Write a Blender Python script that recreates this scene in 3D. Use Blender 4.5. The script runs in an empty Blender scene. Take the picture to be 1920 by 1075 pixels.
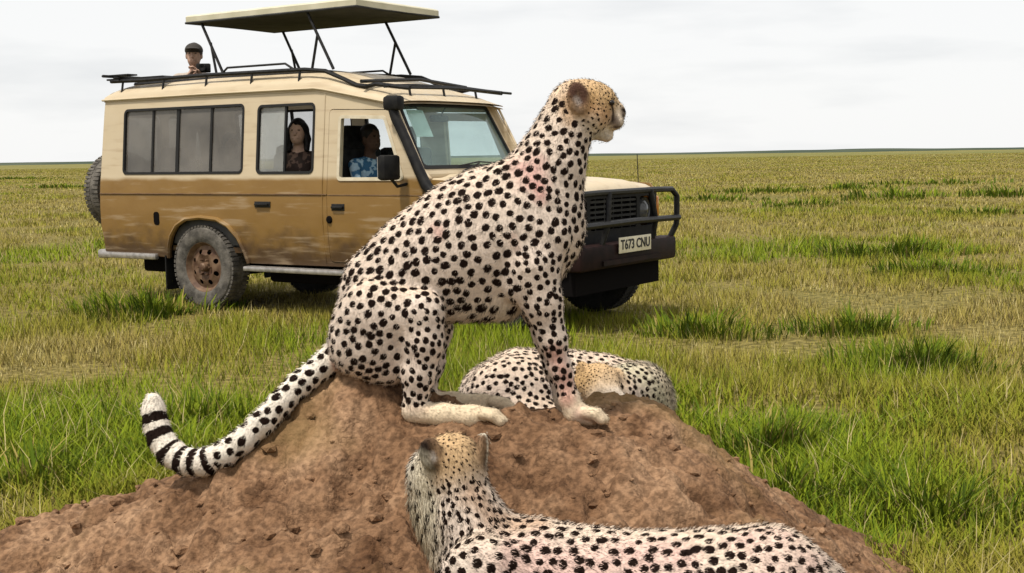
import bpy, bmesh, math, random
import numpy as np
from mathutils import Vector, Matrix, kdtree
from mathutils.geometry import delaunay_2d_cdt

random.seed(7)
RNG = np.random.default_rng(11)
R = math.radians
SC = bpy.context.scene
COL = SC.collection

# ------------------------------------------------------------------ camera, sky, sun, exposure
FPX, CAM_H, HORIZON, ROLL = 2400.0, 1.42, 293.0, R(0.9)
_pitch = math.atan((537.5 - HORIZON) / FPX)
_fw = np.array([0, math.cos(_pitch), -math.sin(_pitch)])
_r0 = np.array([1.0, 0, 0])
_u0 = np.cross(_r0, _fw)
_rt = math.cos(ROLL) * _r0 - math.sin(ROLL) * _u0
_up = math.cos(ROLL) * _u0 + math.sin(ROLL) * _r0
CAM = np.array([0, 0, CAM_H])
cam_d = bpy.data.cameras.new('camera')
cam_d.sensor_width = 36
cam_d.lens = 36 * FPX / 1920
cam_d.clip_start = 0.05
cam_d.clip_end = 20000
cam = bpy.data.objects.new('camera', cam_d)
COL.objects.link(cam)
cam.matrix_world = Matrix(((_rt[0], _up[0], -_fw[0], 0), (_rt[1], _up[1], -_fw[1], 0),
                           (_rt[2], _up[2], -_fw[2], CAM_H), (0, 0, 0, 1)))
SC.camera = cam

SUN_DIR = np.array([-0.30, -0.28, 0.91])          # towards the sun: high, over the viewer's left shoulder
SUN_DIR = SUN_DIR / np.linalg.norm(SUN_DIR)
world = bpy.data.worlds.new('World')
SC.world = world
world.use_nodes = True
nt = world.node_tree
nt.nodes.clear()
wo = nt.nodes.new('ShaderNodeOutputWorld')
bg = nt.nodes.new('ShaderNodeBackground')
bg.inputs['Strength'].default_value = 0.86
sky = nt.nodes.new('ShaderNodeTexSky')
sky.sky_type = 'NISHITA'
sky.sun_disc = False
sky.sun_elevation = math.asin(SUN_DIR[2])
sky.sun_rotation = math.atan2(SUN_DIR[0], SUN_DIR[1])
sc1 = nt.nodes.new('ShaderNodeVectorMath'); sc1.operation = 'SCALE'; sc1.inputs['Scale'].default_value = 0.12
tc = nt.nodes.new('ShaderNodeTexCoord')
mp = nt.nodes.new('ShaderNodeMapping'); mp.inputs['Scale'].default_value = (1.6, 1.6, 9.0)
nz = nt.nodes.new('ShaderNodeTexNoise'); nz.inputs['Scale'].default_value = 2.2; nz.inputs['Detail'].default_value = 5
cr = nt.nodes.new('ShaderNodeValToRGB')
cr.color_ramp.elements[0].position = 0.30; cr.color_ramp.elements[0].color = (0.80, 0.815, 0.83, 1)
cr.color_ramp.elements[1].position = 0.52; cr.color_ramp.elements[1].color = (1.0, 1.0, 0.995, 1)
mx = nt.nodes.new('ShaderNodeMix'); mx.data_type = 'RGBA'; mx.inputs[0].default_value = 0.94
L = nt.links.new
L(tc.outputs['Generated'], mp.inputs[0]); L(mp.outputs[0], nz.inputs['Vector']); L(nz.outputs['Fac'], cr.inputs[0])
L(sky.outputs[0], sc1.inputs[0]); L(sc1.outputs[0], mx.inputs[6]); L(cr.outputs[0], mx.inputs[7])
L(mx.outputs[2], bg.inputs['Color']); L(bg.outputs[0], wo.inputs['Surface'])

sun_d = bpy.data.lights.new('sun', 'SUN')
sun_d.energy = 3.6
sun_d.angle = R(5)
sun_d.color = (1.0, 0.94, 0.85)
sun = bpy.data.objects.new('sun', sun_d)
COL.objects.link(sun)
sun.rotation_euler = Vector(SUN_DIR).to_track_quat('Z', 'Y').to_euler()

SC.view_settings.view_transform = 'Standard'
SC.view_settings.look = 'None'
SC.view_settings.gamma = 1
SC.view_settings.exposure = 0.19
SC.render.engine = 'CYCLES'
SC.cycles.max_bounces = 6
SC.cycles.transparent_max_bounces = 12
SC.cycles.use_denoising = True

# ------------------------------------------------------------------ helpers
def at(px, py, Y):
    d = _fw + (px - 960) / FPX * _rt - (py - 537.5) / FPX * _up
    return CAM + d * (Y / d[1])

def ground_at(px, py, z=0.0):
    d = _fw + (px - 960) / FPX * _rt - (py - 537.5) / FPX * _up
    return CAM + d * ((z - CAM_H) / d[2])

def tag(o, label=None, cat=None, group=None, kind=None):
    if label: o['label'] = label
    if cat: o['category'] = cat
    if group: o['group'] = group
    if kind: o['kind'] = kind
    return o

def empty(name, loc=(0, 0, 0), rz=0.0, parent=None):
    o = bpy.data.objects.new(name, None)
    COL.objects.link(o)
    o.location = loc
    o.rotation_euler = (0, 0, rz)
    o.empty_display_size = 0.1
    o.parent = parent
    return o

def mk(name, verts, faces, mat, parent=None, smooth=True, angle=38):
    me = bpy.data.meshes.new(name)
    if isinstance(verts, np.ndarray): verts = verts.tolist()
    if isinstance(faces, np.ndarray): faces = faces.tolist()
    me.from_pydata(verts, [], faces)
    if smooth:
        me.shade_smooth()
        if angle: me.set_sharp_from_angle(angle=R(angle))
    for m in (mat if isinstance(mat, (list, tuple)) else [mat]):
        me.materials.append(m)
    o = bpy.data.objects.new(name, me)
    COL.objects.link(o)
    o.parent = parent
    return o

def vnoise(p, seed=0):
    """value noise, p (N,3) -> (N,) in -1..1"""
    p = np.asarray(p, dtype=np.float64)
    i = np.floor(p).astype(np.int64); f = p - i
    f = f * f * (3 - 2 * f)
    def h(a):
        n = (a[:, 0] * 374761393 + a[:, 1] * 668265263 + a[:, 2] * 2147483647 + seed * 974711) & 0xffffffff
        n = ((n ^ (n >> 13)) * 1274126177) & 0xffffffff
        n = n ^ (n >> 16)
        return (n & 0xffff) / 32767.5 - 1.0
    r = 0
    for dx in (0, 1):
        for dy in (0, 1):
            for dz in (0, 1):
                w = (f[:, 0] if dx else 1 - f[:, 0]) * (f[:, 1] if dy else 1 - f[:, 1]) * (f[:, 2] if dz else 1 - f[:, 2])
                r = r + w * h(i + np.array([dx, dy, dz]))
    return r

def fbm(p, octv=4, seed=0, gain=0.5):
    p = np.asarray(p, dtype=np.float64)
    a, s, r = 1.0, 0.0, 0
    for o in range(octv):
        r = r + a * vnoise(p * (2.03 ** o) + o * 17.3, seed + o); s += a; a *= gain
    return r / s

class MB:
    def __init__(self): self.v = []; self.f = []
    def add(self, vs, fs):
        b = len(self.v)
        self.v += [tuple(map(float, q)) for q in vs]
        self.f += [tuple(b + i for i in q) for q in fs]
        return self
    def box(self, x0, x1, y0, y1, z0, z1, bev=0.0):
        if bev <= 0:
            vs = [(x, y, z) for x in (x0, x1) for y in (y0, y1) for z in (z0, z1)]
            return self.add(vs, [(0, 1, 3, 2), (4, 6, 7, 5), (0, 4, 5, 1), (2, 3, 7, 6), (0, 2, 6, 4), (1, 5, 7, 3)])
        bm = bmesh.new()
        bmesh.ops.create_cube(bm, size=1)
        bmesh.ops.scale(bm, vec=(x1 - x0, y1 - y0, z1 - z0), verts=bm.verts)
        bmesh.ops.translate(bm, vec=((x0 + x1) / 2, (y0 + y1) / 2, (z0 + z1) / 2), verts=bm.verts)
        bmesh.ops.bevel(bm, geom=bm.edges[:], offset=bev, segments=2, affect='EDGES', profile=0.5)
        bm.verts.index_update()
        self.add([v.co[:] for v in bm.verts], [[v.index for v in f.verts] for f in bm.faces])
        bm.free()
        return self
    def tube(self, pts, r, n=8, closed=False, caps=True):
        pts = [np.array(p, float) for p in pts]
        m = len(pts)
        rr = r if isinstance(r, (list, tuple)) else [r] * m
        vs, fs = [], []
        prev = None
        for i, p in enumerate(pts):
            a = pts[i - 1] if (i > 0 or closed) else p
            b = pts[(i + 1) % m] if (i < m - 1 or closed) else p
            t = b - a; t /= (np.linalg.norm(t) + 1e-9)
            if prev is None:
                h = np.array([0, 0, 1.0]) if abs(t[2]) < 0.9 else np.array([1.0, 0, 0])
                s = np.cross(t, h)
            else:
                s = prev - t * (prev @ t)
            s /= np.linalg.norm(s); prev = s
            q = np.cross(t, s)
            for k in range(n):
                a_ = 2 * math.pi * k / n
                vs.append(p + rr[i] * (math.cos(a_) * s + math.sin(a_) * q))
        for i in range(m if closed else m - 1):
            j = (i + 1) % m
            for k in range(n):
                fs.append((i * n + k, i * n + (k + 1) % n, j * n + (k + 1) % n, j * n + k))
        if caps and not closed:
            fs.append(tuple(range(n - 1, -1, -1))); fs.append(tuple((m - 1) * n + k for k in range(n)))
        return self.add(vs, fs)
    def lathe(self, prof, n=32, axis='y', c=(0, 0, 0), close=False):
        """prof: (radius, offset along axis)"""
        vs, fs = [], []
        for (r, h) in prof:
            for k in range(n):
                a = 2 * math.pi * k / n
                if axis == 'y': vs.append((c[0] + r * math.cos(a), c[1] + h, c[2] + r * math.sin(a)))
                elif axis == 'x': vs.append((c[0] + h, c[1] + r * math.cos(a), c[2] + r * math.sin(a)))
                else: vs.append((c[0] + r * math.cos(a), c[1] + r * math.sin(a), c[2] + h))
        m = len(prof)
        for i in range(m if close else m - 1):
            j = (i + 1) % m
            for k in range(n):
                fs.append((i * n + k, i * n + (k + 1) % n, j * n + (k + 1) % n, j * n + k))
        return self.add(vs, fs)
    def panel(self, outer, holes, fmap, thick, step=0.12):
        """flat outline with holes, filled, mapped to 3D by fmap(a,b)->(front, back direction)"""
        loops = [outer] + list(holes)
        pts, edges = [], []
        for lp in loops:
            b = len(pts)
            dens = []
            for i, p in enumerate(lp):
                q = lp[(i + 1) % len(lp)]
                d = math.dist(p, q); k = max(1, int(d / step))
                for t in range(k): dens.append((p[0] + (q[0] - p[0]) * t / k, p[1] + (q[1] - p[1]) * t / k))
            pts += dens
            edges += [(b + i, b + (i + 1) % len(dens)) for i in range(len(dens))]
        def inside(x, y):
            c = False
            for lp in loops:
                n = len(lp); j = n - 1
                for i in range(n):
                    (xi, yi), (xj, yj) = lp[i], lp[j]
                    if (yi > y) != (yj > y) and x < (xj - xi) * (y - yi) / (yj - yi) + xi: c = not c
                    j = i
            return c
        xs = [p[0] for p in outer]; ys = [p[1] for p in outer]
        P = np.array(pts)
        x = min(xs) + step / 2
        while x < max(xs):
            y = min(ys) + step / 2
            while y < max(ys):
                if inside(x, y) and np.min((P[:, 0] - x) ** 2 + (P[:, 1] - y) ** 2) > (0.4 * step) ** 2: pts.append((x, y))
                y += step
            x += step
        vo, eo, fo, *_ = delaunay_2d_cdt([Vector(p) for p in pts], edges, [], 0, 1e-6)
        F = []
        for f in fo:
            cx = sum(vo[i].x for i in f) / len(f); cy = sum(vo[i].y for i in f) / len(f)
            if inside(cx, cy): F.append(tuple(f))
        front, back = [], []
        for v in vo:
            a, b = fmap(v.x, v.y)
            a = np.array(a, float); front.append(a); back.append(a + np.array(b, float) * thick)
        cnt = {}
        for f in F:
            for i in range(len(f)):
                e = (f[i], f[(i + 1) % len(f)]); cnt[e] = cnt.get(e, 0) + 1
        n = len(front)
        fs = list(F)
        if thick:
            fs += [tuple(n + i for i in reversed(f)) for f in F]
            for (a, b) in cnt:
                if (b, a) not in cnt: fs.append((b, a, n + a, n + b))
            return self.add(front + back, fs)
        return self.add(front, fs)
    def fixn(self):
        bm = bmesh.new()
        vs = [bm.verts.new(v) for v in self.v]
        for f in self.f:
            try: bm.faces.new([vs[i] for i in f])
            except ValueError: pass
        bmesh.ops.recalc_face_normals(bm, faces=bm.faces[:])
        bm.verts.index_update()
        self.v = [v.co[:] for v in bm.verts]; self.f = [[v.index for v in f.verts] for f in bm.faces]
        bm.free()
        return self
    def mirror(self):
        b = len(self.v)
        vs = [(x, -y, z) for (x, y, z) in self.v]
        fs = [tuple(b + i for i in reversed(f)) for f in self.f]
        self.v += vs; self.f += fs
        return self
    def build(self, name, mat, parent=None, smooth=True, angle=38, fix=True):
        if fix: self.fixn()
        return mk(name, self.v, self.f, mat, parent, smooth, angle)

def rrect(x0, x1, y0, y1, r, n=5):
    out = []
    for cx, cy, a0 in ((x1 - r, y1 - r, 0), (x0 + r, y1 - r, 90), (x0 + r, y0 + r, 180), (x1 - r, y0 + r, 270)):
        for k in range(n + 1):
            a = R(a0 + 90 * k / n); out.append((cx + r * math.cos(a), cy + r * math.sin(a)))
    return out

def rpoly(pts, r, n=4):
    """polygon with rounded corners"""
    out = []
    m = len(pts)
    for i in range(m):
        p = np.array(pts[i], float); a = np.array(pts[i - 1], float) - p; b = np.array(pts[(i + 1) % m], float) - p
        la, lb = np.linalg.norm(a), np.linalg.norm(b)
        q = min(r, la * 0.45, lb * 0.45)
        A = p + a / la * q; B = p + b / lb * q
        for k in range(n + 1):
            t = k / n
            out.append(tuple((1 - t) ** 2 * A + 2 * t * (1 - t) * p + t * t * B))
    return out

def inset(poly, d):
    """shrink a roughly convex outline towards its inside"""
    P = np.array(poly); m = len(P); out = []
    area = 0.5 * np.sum(P[:, 0] * np.roll(P[:, 1], -1) - np.roll(P[:, 0], -1) * P[:, 1])
    sgn = 1 if area > 0 else -1
    for i in range(m):
        t = P[(i + 1) % m] - P[i - 1]; t = t / (np.linalg.norm(t) + 1e-9)
        out.append(tuple(P[i] + sgn * d * np.array([-t[1], t[0]])))
    return out

# ------------------------------------------------------------------ materials
def node_mat(name):
    m = bpy.data.materials.new(name); m.use_nodes = True
    t = m.node_tree
    b = t.nodes['Principled BSDF']
    return m, t, b

def simple(name, c1, c2=None, rough=0.6, scale=8.0, metal=0.0, bump=0.0, bscale=60.0, spec=0.3, detail=4, lo=0.35, hi=0.65):
    m, t, b = node_mat(name)
    b.inputs['Roughness'].default_value = rough
    b.inputs['Metallic'].default_value = metal
    b.inputs['Specular IOR Level'].default_value = spec
    tcn = t.nodes.new('ShaderNodeTexCoord')
    if c2 is not None:
        n = t.nodes.new('ShaderNodeTexNoise'); n.inputs['Scale'].default_value = scale; n.inputs['Detail'].default_value = detail
        r = t.nodes.new('ShaderNodeValToRGB')
        r.color_ramp.elements[0].position = lo; r.color_ramp.elements[0].color = (*c1, 1)
        r.color_ramp.elements[1].position = hi; r.color_ramp.elements[1].color = (*c2, 1)
        t.links.new(tcn.outputs['Object'], n.inputs['Vector']); t.links.new(n.outputs['Fac'], r.inputs[0])
        t.links.new(r.outputs[0], b.inputs['Base Color'])
    else:
        b.inputs['Base Color'].default_value = (*c1, 1)
    if bump:
        n2 = t.nodes.new('ShaderNodeTexNoise'); n2.inputs['Scale'].default_value = bscale; n2.inputs['Detail'].default_value = 5
        bp = t.nodes.new('ShaderNodeBump'); bp.inputs['Strength'].default_value = bump; bp.inputs['Distance'].default_value = 0.02
        t.links.new(tcn.outputs['Object'], n2.inputs['Vector']); t.links.new(n2.outputs['Fac'], bp.inputs['Height'])
        t.links.new(bp.outputs[0], b.inputs['Normal'])
    return m

def glass(name, tint, milk=0.0, milk_col=(0.3, 0.3, 0.3)):
    m = bpy.data.materials.new(name); m.use_nodes = True
    t = m.node_tree; t.nodes.clear()
    o = t.nodes.new('ShaderNodeOutputMaterial')
    tr = t.nodes.new('ShaderNodeBsdfTransparent'); tr.inputs[0].default_value = (*tint, 1)
    gl = t.nodes.new('ShaderNodeBsdfGlossy'); gl.inputs['Roughness'].default_value = 0.03
    lw = t.nodes.new('ShaderNodeLayerWeight'); lw.inputs[0].default_value = .5
    pw = t.nodes.new('ShaderNodeMath'); pw.operation = 'POWER'; pw.inputs[1].default_value = 5; t.links.new(lw.outputs['Facing'], pw.inputs[0])
    fr = t.nodes.new('ShaderNodeMath'); fr.operation = 'MULTIPLY_ADD'; fr.inputs[1].default_value = .92; fr.inputs[2].default_value = .045; t.links.new(pw.outputs[0], fr.inputs[0])
    df = t.nodes.new('ShaderNodeBsdfDiffuse'); df.inputs[0].default_value = (*milk_col, 1)
    tcn = t.nodes.new('ShaderNodeTexCoord')
    n = t.nodes.new('ShaderNodeTexNoise'); n.inputs['Scale'].default_value = 3.0; n.inputs['Detail'].default_value = 4
    mr = t.nodes.new('ShaderNodeMapRange'); mr.inputs[1].default_value = 0.3; mr.inputs[2].default_value = 0.7
    mr.inputs[3].default_value = milk * 0.6; mr.inputs[4].default_value = milk * 1.4
    m1 = t.nodes.new('ShaderNodeMixShader'); m2 = t.nodes.new('ShaderNodeMixShader')
    k = t.links.new
    k(tcn.outputs['Object'], n.inputs['Vector']); k(n.outputs['Fac'], mr.inputs[0]); k(mr.outputs[0], m1.inputs[0])
    k(tr.outputs[0], m1.inputs[1]); k(df.outputs[0], m1.inputs[2])
    k(fr.outputs[0], m2.inputs[0]); k(m1.outputs[0], m2.inputs[1]); k(gl.outputs[0], m2.inputs[2])
    k(m2.outputs[0], o.inputs['Surface'])
    return m
CAR_YAW = -R(33.6)
CAR_ORIGIN = (-2.966 + .85 * math.sin(R(33.6)), 12.245 + .85 * math.cos(R(33.6)), 0.0)
# ------------------------------------------------------------------ ground
def ground_z(x, y):
    r = np.hypot(x, y)
    p = np.stack([x * 0.11, y * 0.11, np.zeros_like(x)], -1)
    q = np.stack([x * 0.008, y * 0.008, np.ones_like(x)], -1)
    return 0.05 * fbm(p, 3, 5) * np.clip(r / 25, 0, 1) + 0.5 * fbm(q, 2, 9) * np.clip((r - 60) / 300, 0, 1)

def green_field(x, y):
    """0 dry .. 1 lush"""
    p = np.stack([x * 0.55, y * 0.38, np.zeros_like(x)], -1)
    g = 0.36 + 0.95 * fbm(p, 4, 21) + .25 * fbm(p * 5.1, 2, 27)
    g = g - 0.24 * np.clip((y - 14) / 25, 0, 1)
    for (px, py, rx, ry, a) in GREEN_SPOTS:
        c = ground_at(px, py)
        g = g + a * np.exp(-((x - c[0]) / rx) ** 2 - ((y - c[1]) / ry) ** 2)
    return np.clip(g, 0, 1)

GREEN_SPOTS = [(100, 830, 0.9, 0.8, .6), (300, 760, 1.1, 1.0, .55), (520, 650, 1.2, 1.1, .6), (430, 620, 1.2, 1.0, .4),
               (230, 880, .6, .6, .5), (20, 760, .8, .8, .45), (120, 480, 1.4, 2.5, .55), (250, 560, 1.3, 1.2, .5),
               (190, 655, 0.9, 0.9, -.75), (40, 670, 1.0, .8, -.4), (80, 380, 4, 6, -.2),
               (1480, 470, 2.6, 2.6, .5), (1650, 460, 1.2, 1.8, .4), (1350, 480, 1.2, 1.8, .4), (1760, 505, .7, 1.0, .5),
               (1300, 600, .6, .8, .4), (1595, 605, .4, .6, .6), (1730, 655, .7, .8, .6), (1690, 690, .5, .5, .5),
               (1420, 820, .5, .6, .7), (1480, 900, .5, .5, .5), (1560, 1000, .35, .5, .5), (1850, 760, .6, .6, .3),
               (1400, 560, 1.6, 1.0, -.3), (1720, 590, 2.2, .7, -.45), (1560, 740, .7, .6, -.3), (1840, 900, .5, .6, -.35),
               (1500, 660, .8, .5, -.2), (860, 640, 1.2, .8, .2), (1180, 640, .8, .6, .15)]

rings = [0.0] + list(np.geomspace(0.8, 6000, 110))
NSEG = 144
gv, gf = [], []
for i, r in enumerate(rings):
    for k in range(NSEG):
        a = 2 * math.pi * k / NSEG
        gv.append((r * math.cos(a), r * math.sin(a) + 6.0, 0))
gv = np.array(gv)
gv[:, 2] = ground_z(gv[:, 0], gv[:, 1])
for i in range(len(rings) - 1):
    for k in range(NSEG):
        gf.append((i * NSEG + k, i * NSEG + (k + 1) % NSEG, (i + 1) * NSEG + (k + 1) % NSEG, (i + 1) * NSEG + k))

def ground_material():
    m, t, b = node_mat('savannah_ground')
    b.inputs['Roughness'].default_value = 0.95
    b.inputs['Specular IOR Level'].default_value = 0.1
    g = t.nodes.new('ShaderNodeNewGeometry')
    k = t.links.new
    def noise(scale, detail=5, stretch=(1, 1, 1)):
        mpn = t.nodes.new('ShaderNodeMapping'); mpn.inputs['Scale'].default_value = stretch
        n = t.nodes.new('ShaderNodeTexNoise'); n.inputs['Scale'].default_value = scale; n.inputs['Detail'].default_value = detail
        k(g.outputs['Position'], mpn.inputs[0]); k(mpn.outputs[0], n.inputs['Vector'])
        return n.outputs['Fac']
    def ramp(fac, stops):
        r = t.nodes.new('ShaderNodeValToRGB')
        while len(r.color_ramp.elements) < len(stops): r.color_ramp.elements.new(0.5)
        for e, (p, c) in zip(r.color_ramp.elements, stops): e.position = p; e.color = (*c, 1)
        k(fac, r.inputs[0]); return r.outputs[0]
    def mix(f, a, bb):
        n = t.nodes.new('ShaderNodeMix'); n.data_type = 'RGBA'
        if isinstance(f, float): n.inputs[0].default_value = f
        else: k(f, n.inputs[0])
        k(a, n.inputs[6]); k(bb, n.inputs[7]); return n.outputs[2]
    fine = ramp(noise(14.0, 9), [(0.36, (0.05, 0.036, 0.014)), (0.5, (0.15, 0.118, 0.038)), (0.64, (0.27, 0.21, 0.075))])
    patch = ramp(noise(0.16, 6, (1, 0.55, 1)), [(0.36, (0.23, 0.185, 0.060)), (0.50, (0.18, 0.155, 0.04)), (0.62, (0.115, 0.13, 0.022))])
    far = ramp(noise(0.02, 6, (1, 0.5, 1)), [(0.35, (0.20, 0.170, 0.065)), (0.55, (0.155, 0.150, 0.048)), (0.7, (0.095, 0.115, 0.038))])
    c = mix(0.3, fine, patch)
    ln = t.nodes.new('ShaderNodeVectorMath'); ln.operation = 'LENGTH'; k(g.outputs['Position'], ln.inputs[0])
    mr = t.nodes.new('ShaderNodeMapRange'); mr.inputs[1].default_value = 60; mr.inputs[2].default_value = 260; k(ln.outputs['Value'], mr.inputs[0])
    c2 = mix(0.6, patch, far)
    k(mix(mr.outputs[0], c, c2), b.inputs['Base Color'])
    bp = t.nodes.new('ShaderNodeBump'); bp.inputs['Strength'].default_value = 0.8; bp.inputs['Distance'].default_value = 0.08
    k(noise(9.0, 6), bp.inputs['Height']); k(bp.outputs[0], b.inputs['Normal'])
    return m
ground = mk('ground', gv, gf, ground_material(), angle=0)
tag(ground, 'flat open savannah ground reaching to the horizon', 'ground', kind='structure')

# far bushland: a low rolling strip along the horizon
hm, ht, hb = node_mat('far_bushland')
hb.inputs['Roughness'].default_value = 1.0; hb.inputs['Specular IOR Level'].default_value = 0
hg = ht.nodes.new('ShaderNodeNewGeometry'); hn = ht.nodes.new('ShaderNodeTexNoise'); hn.inputs['Scale'].default_value = 0.012; hn.inputs['Detail'].default_value = 6
hr = ht.nodes.new('ShaderNodeValToRGB')
hr.color_ramp.elements[0].position = .35; hr.color_ramp.elements[0].color = (.045, .062, .048, 1)
hr.color_ramp.elements[1].position = .65; hr.color_ramp.elements[1].color = (.085, .10, .072, 1)
ht.links.new(hg.outputs['Position'], hn.inputs['Vector']); ht.links.new(hn.outputs['Fac'], hr.inputs[0]); ht.links.new(hr.outputs[0], hb.inputs['Base Color'])
hv, hf = [], []
NH = 320
for i in range(NH + 1):
    a = R(35 + 110 * i / NH)
    for j, (rad, hh) in enumerate(((1500, -2), (1560, .45), (1700, 1.0), (1900, .8), (2200, -3))):
        hh2 = hh * (3.2 + 2.4 * float(fbm(np.array([[a * 9, j * .3, 0]]), 3, 3)[0])) if hh > 0 else hh
        hv.append((rad * math.cos(a), rad * math.sin(a), hh2))
for i in range(NH):
    for j in range(4):
        hf.append((i * 5 + j, i * 5 + j + 1, i * 5 + j + 6, i * 5 + j + 5))
tag(mk('hills', hv, hf, hm, angle=0), 'low grey green bushland rise along the far horizon', 'hills', kind='structure')

# ------------------------------------------------------------------ earth mound
MC = [  # (px, py, Y) on the mound's surface
    (-300, 1120, 3.7), (-100, 1045, 3.7), (0, 1003, 3.7), (150, 966, 3.72), (330, 903, 3.75), (450, 848, 3.78), (540, 770, 3.8), (620, 710, 3.82),
    (700, 706, 3.84), (760, 726, 3.84), (850, 765, 3.84), (950, 787, 3.84), (1050, 787, 3.84), (1120, 768, 3.9), (1195, 750, 3.95),
    (1262, 792, 3.92), (1330, 850, 3.86), (1420, 930, 3.82), (1500, 986, 3.8), (1600, 1065, 3.75), (1800, 1150, 3.75),
    (640, 735, 3.66), (720, 738, 3.66), (760, 800, 3.60), (860, 806, 3.60), (960, 806, 3.60), (1100, 799, 3.66), (1250, 850, 3.6),
    (600, 900, 3.45), (400, 950, 3.5), (1000, 920, 3.4), (1300, 960, 3.4), (300, 1075, 3.2), (600, 1065, 3.1), (900, 1075, 3.08), (1200, 1075, 3.1), (1400, 1090, 3.15)]
mp_ = [at(*q) for q in MC]
for x, y, z in ((-.5, 2.75, .33), (0, 2.75, .32), (.35, 2.75, .32), (.7, 2.75, .29), (1.1, 2.7, .16), (-1.1, 2.7, .12), (-1.6, 3.0, .0), (-.3, 2.2, .12), (.4, 2.2, .12),
                (1.2, 2.2, -.05), (-1.2, 2.1, -.08), (0, 1.6, -.1), (.8, 1.6, -.1), (-1, 1.5, -.15), (1.7, 3.1, -.08), (1.9, 3.8, -.05), (2.4, 3.4, -.2), (-2.6, 3.6, -.05), (-3.2, 3.2, -.2),
                (-.1, 4.35, .44), (.2, 4.35, .44), (.55, 4.35, .40), (-.55, 4.3, .45), (-1.0, 4.3, .22), (-1.6, 4.4, .02), (-2.4, 4.5, -.1), (1.0, 4.35, .15), (1.5, 4.4, -.05),
                (0, 4.9, .12), (.5, 4.9, .08), (-.7, 4.9, .05), (0, 5.4, -.08), (.8, 5.3, -.1), (-1, 5.4, -.15), (-2, 5.3, -.2), (2, 5.0, -.2), (0, 6, -.3), (-3.2, 4.6, -.25), (2.6, 4.4, -.3), (-3.3, 2.2, -.35), (2.5, 2.2, -.35)):
    mp_.append((x, y, z))
MP = np.array(mp_)
def _tps(d): return np.where(d > 1e-9, d * d * np.log(d + 1e-12), 0)
_D = np.linalg.norm(MP[:, None, :2] - MP[None, :, :2], axis=2)
_n = len(MP)
_A = np.zeros((_n + 3, _n + 3)); _A[:_n, :_n] = _tps(_D) + np.eye(_n) * 0.002
_A[:_n, _n] = 1; _A[:_n, _n + 1:] = MP[:, :2]; _A[_n, :_n] = 1; _A[_n + 1:, :_n] = MP[:, :2].T
_w = np.linalg.solve(_A, np.concatenate([MP[:, 2], np.zeros(3)]))
def mound_base(x, y):
    p = np.stack([np.ravel(x), np.ravel(y)], -1)
    z = _w[_n] + p @ _w[_n + 1:]
    for i in range(_n): z = z + _w[i] * _tps(np.hypot(p[:, 0] - MP[i, 0], p[:, 1] - MP[i, 1]))
    return z.reshape(np.shape(x))
def mound_hit(px, py):
    d = _fw + (px - 960) / FPX * _rt - (py - 537.5) / FPX * _up
    Y = np.arange(2.6, 4.3, .01); P = CAM[None, :] + d[None, :] * (Y / d[1])[:, None]
    k = np.nonzero(P[:, 2] < mound_base(P[:, 0], P[:, 1]))[0]
    return P[k[0], :2] if len(k) else P[-1, :2]
GULLIES = [([(735, 940), (770, 975), (790, 1010), (828, 1072)], .016, .055), ([(640, 1040), (700, 1020), (745, 1045)], .014, .045), ([(430, 1018), (462, 1004), (486, 986)], .016, .05),
           ([(975, 880), (1010, 862), (1080, 838)], .012, .030), ([(960, 905), (1000, 925), (1040, 930)], .012, .028), ([(1290, 935), (1330, 950), (1362, 962)], .020, .055), ([(1180, 860), (1230, 895), (1275, 905)], .012, .028),
           ([(150, 1000), (190, 988)], .014, .04), ([(560, 1055), (610, 1035), (650, 1000)], .014, .035), ([(690, 960), (720, 935), (735, 890)], .012, .030), ([(1120, 800), (1170, 820), (1230, 868)], .012, .03),
           ([(500, 930), (560, 915)], .010, .022), ([(270, 975), (330, 960), (360, 940)], .012, .026), ([(1010, 960), (1090, 985), (1130, 970)], .012, .028)]
GULLIES = [([mound_hit(*q) for q in pl], w, d) for pl, w, d in GULLIES]
_pr = np.random.default_rng(5)
PITS = [(mound_hit(_pr.uniform(60, 1400), _pr.uniform(860, 1070)), _pr.uniform(.008, .022), _pr.uniform(.008, .028)) for _ in range(70)]
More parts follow.
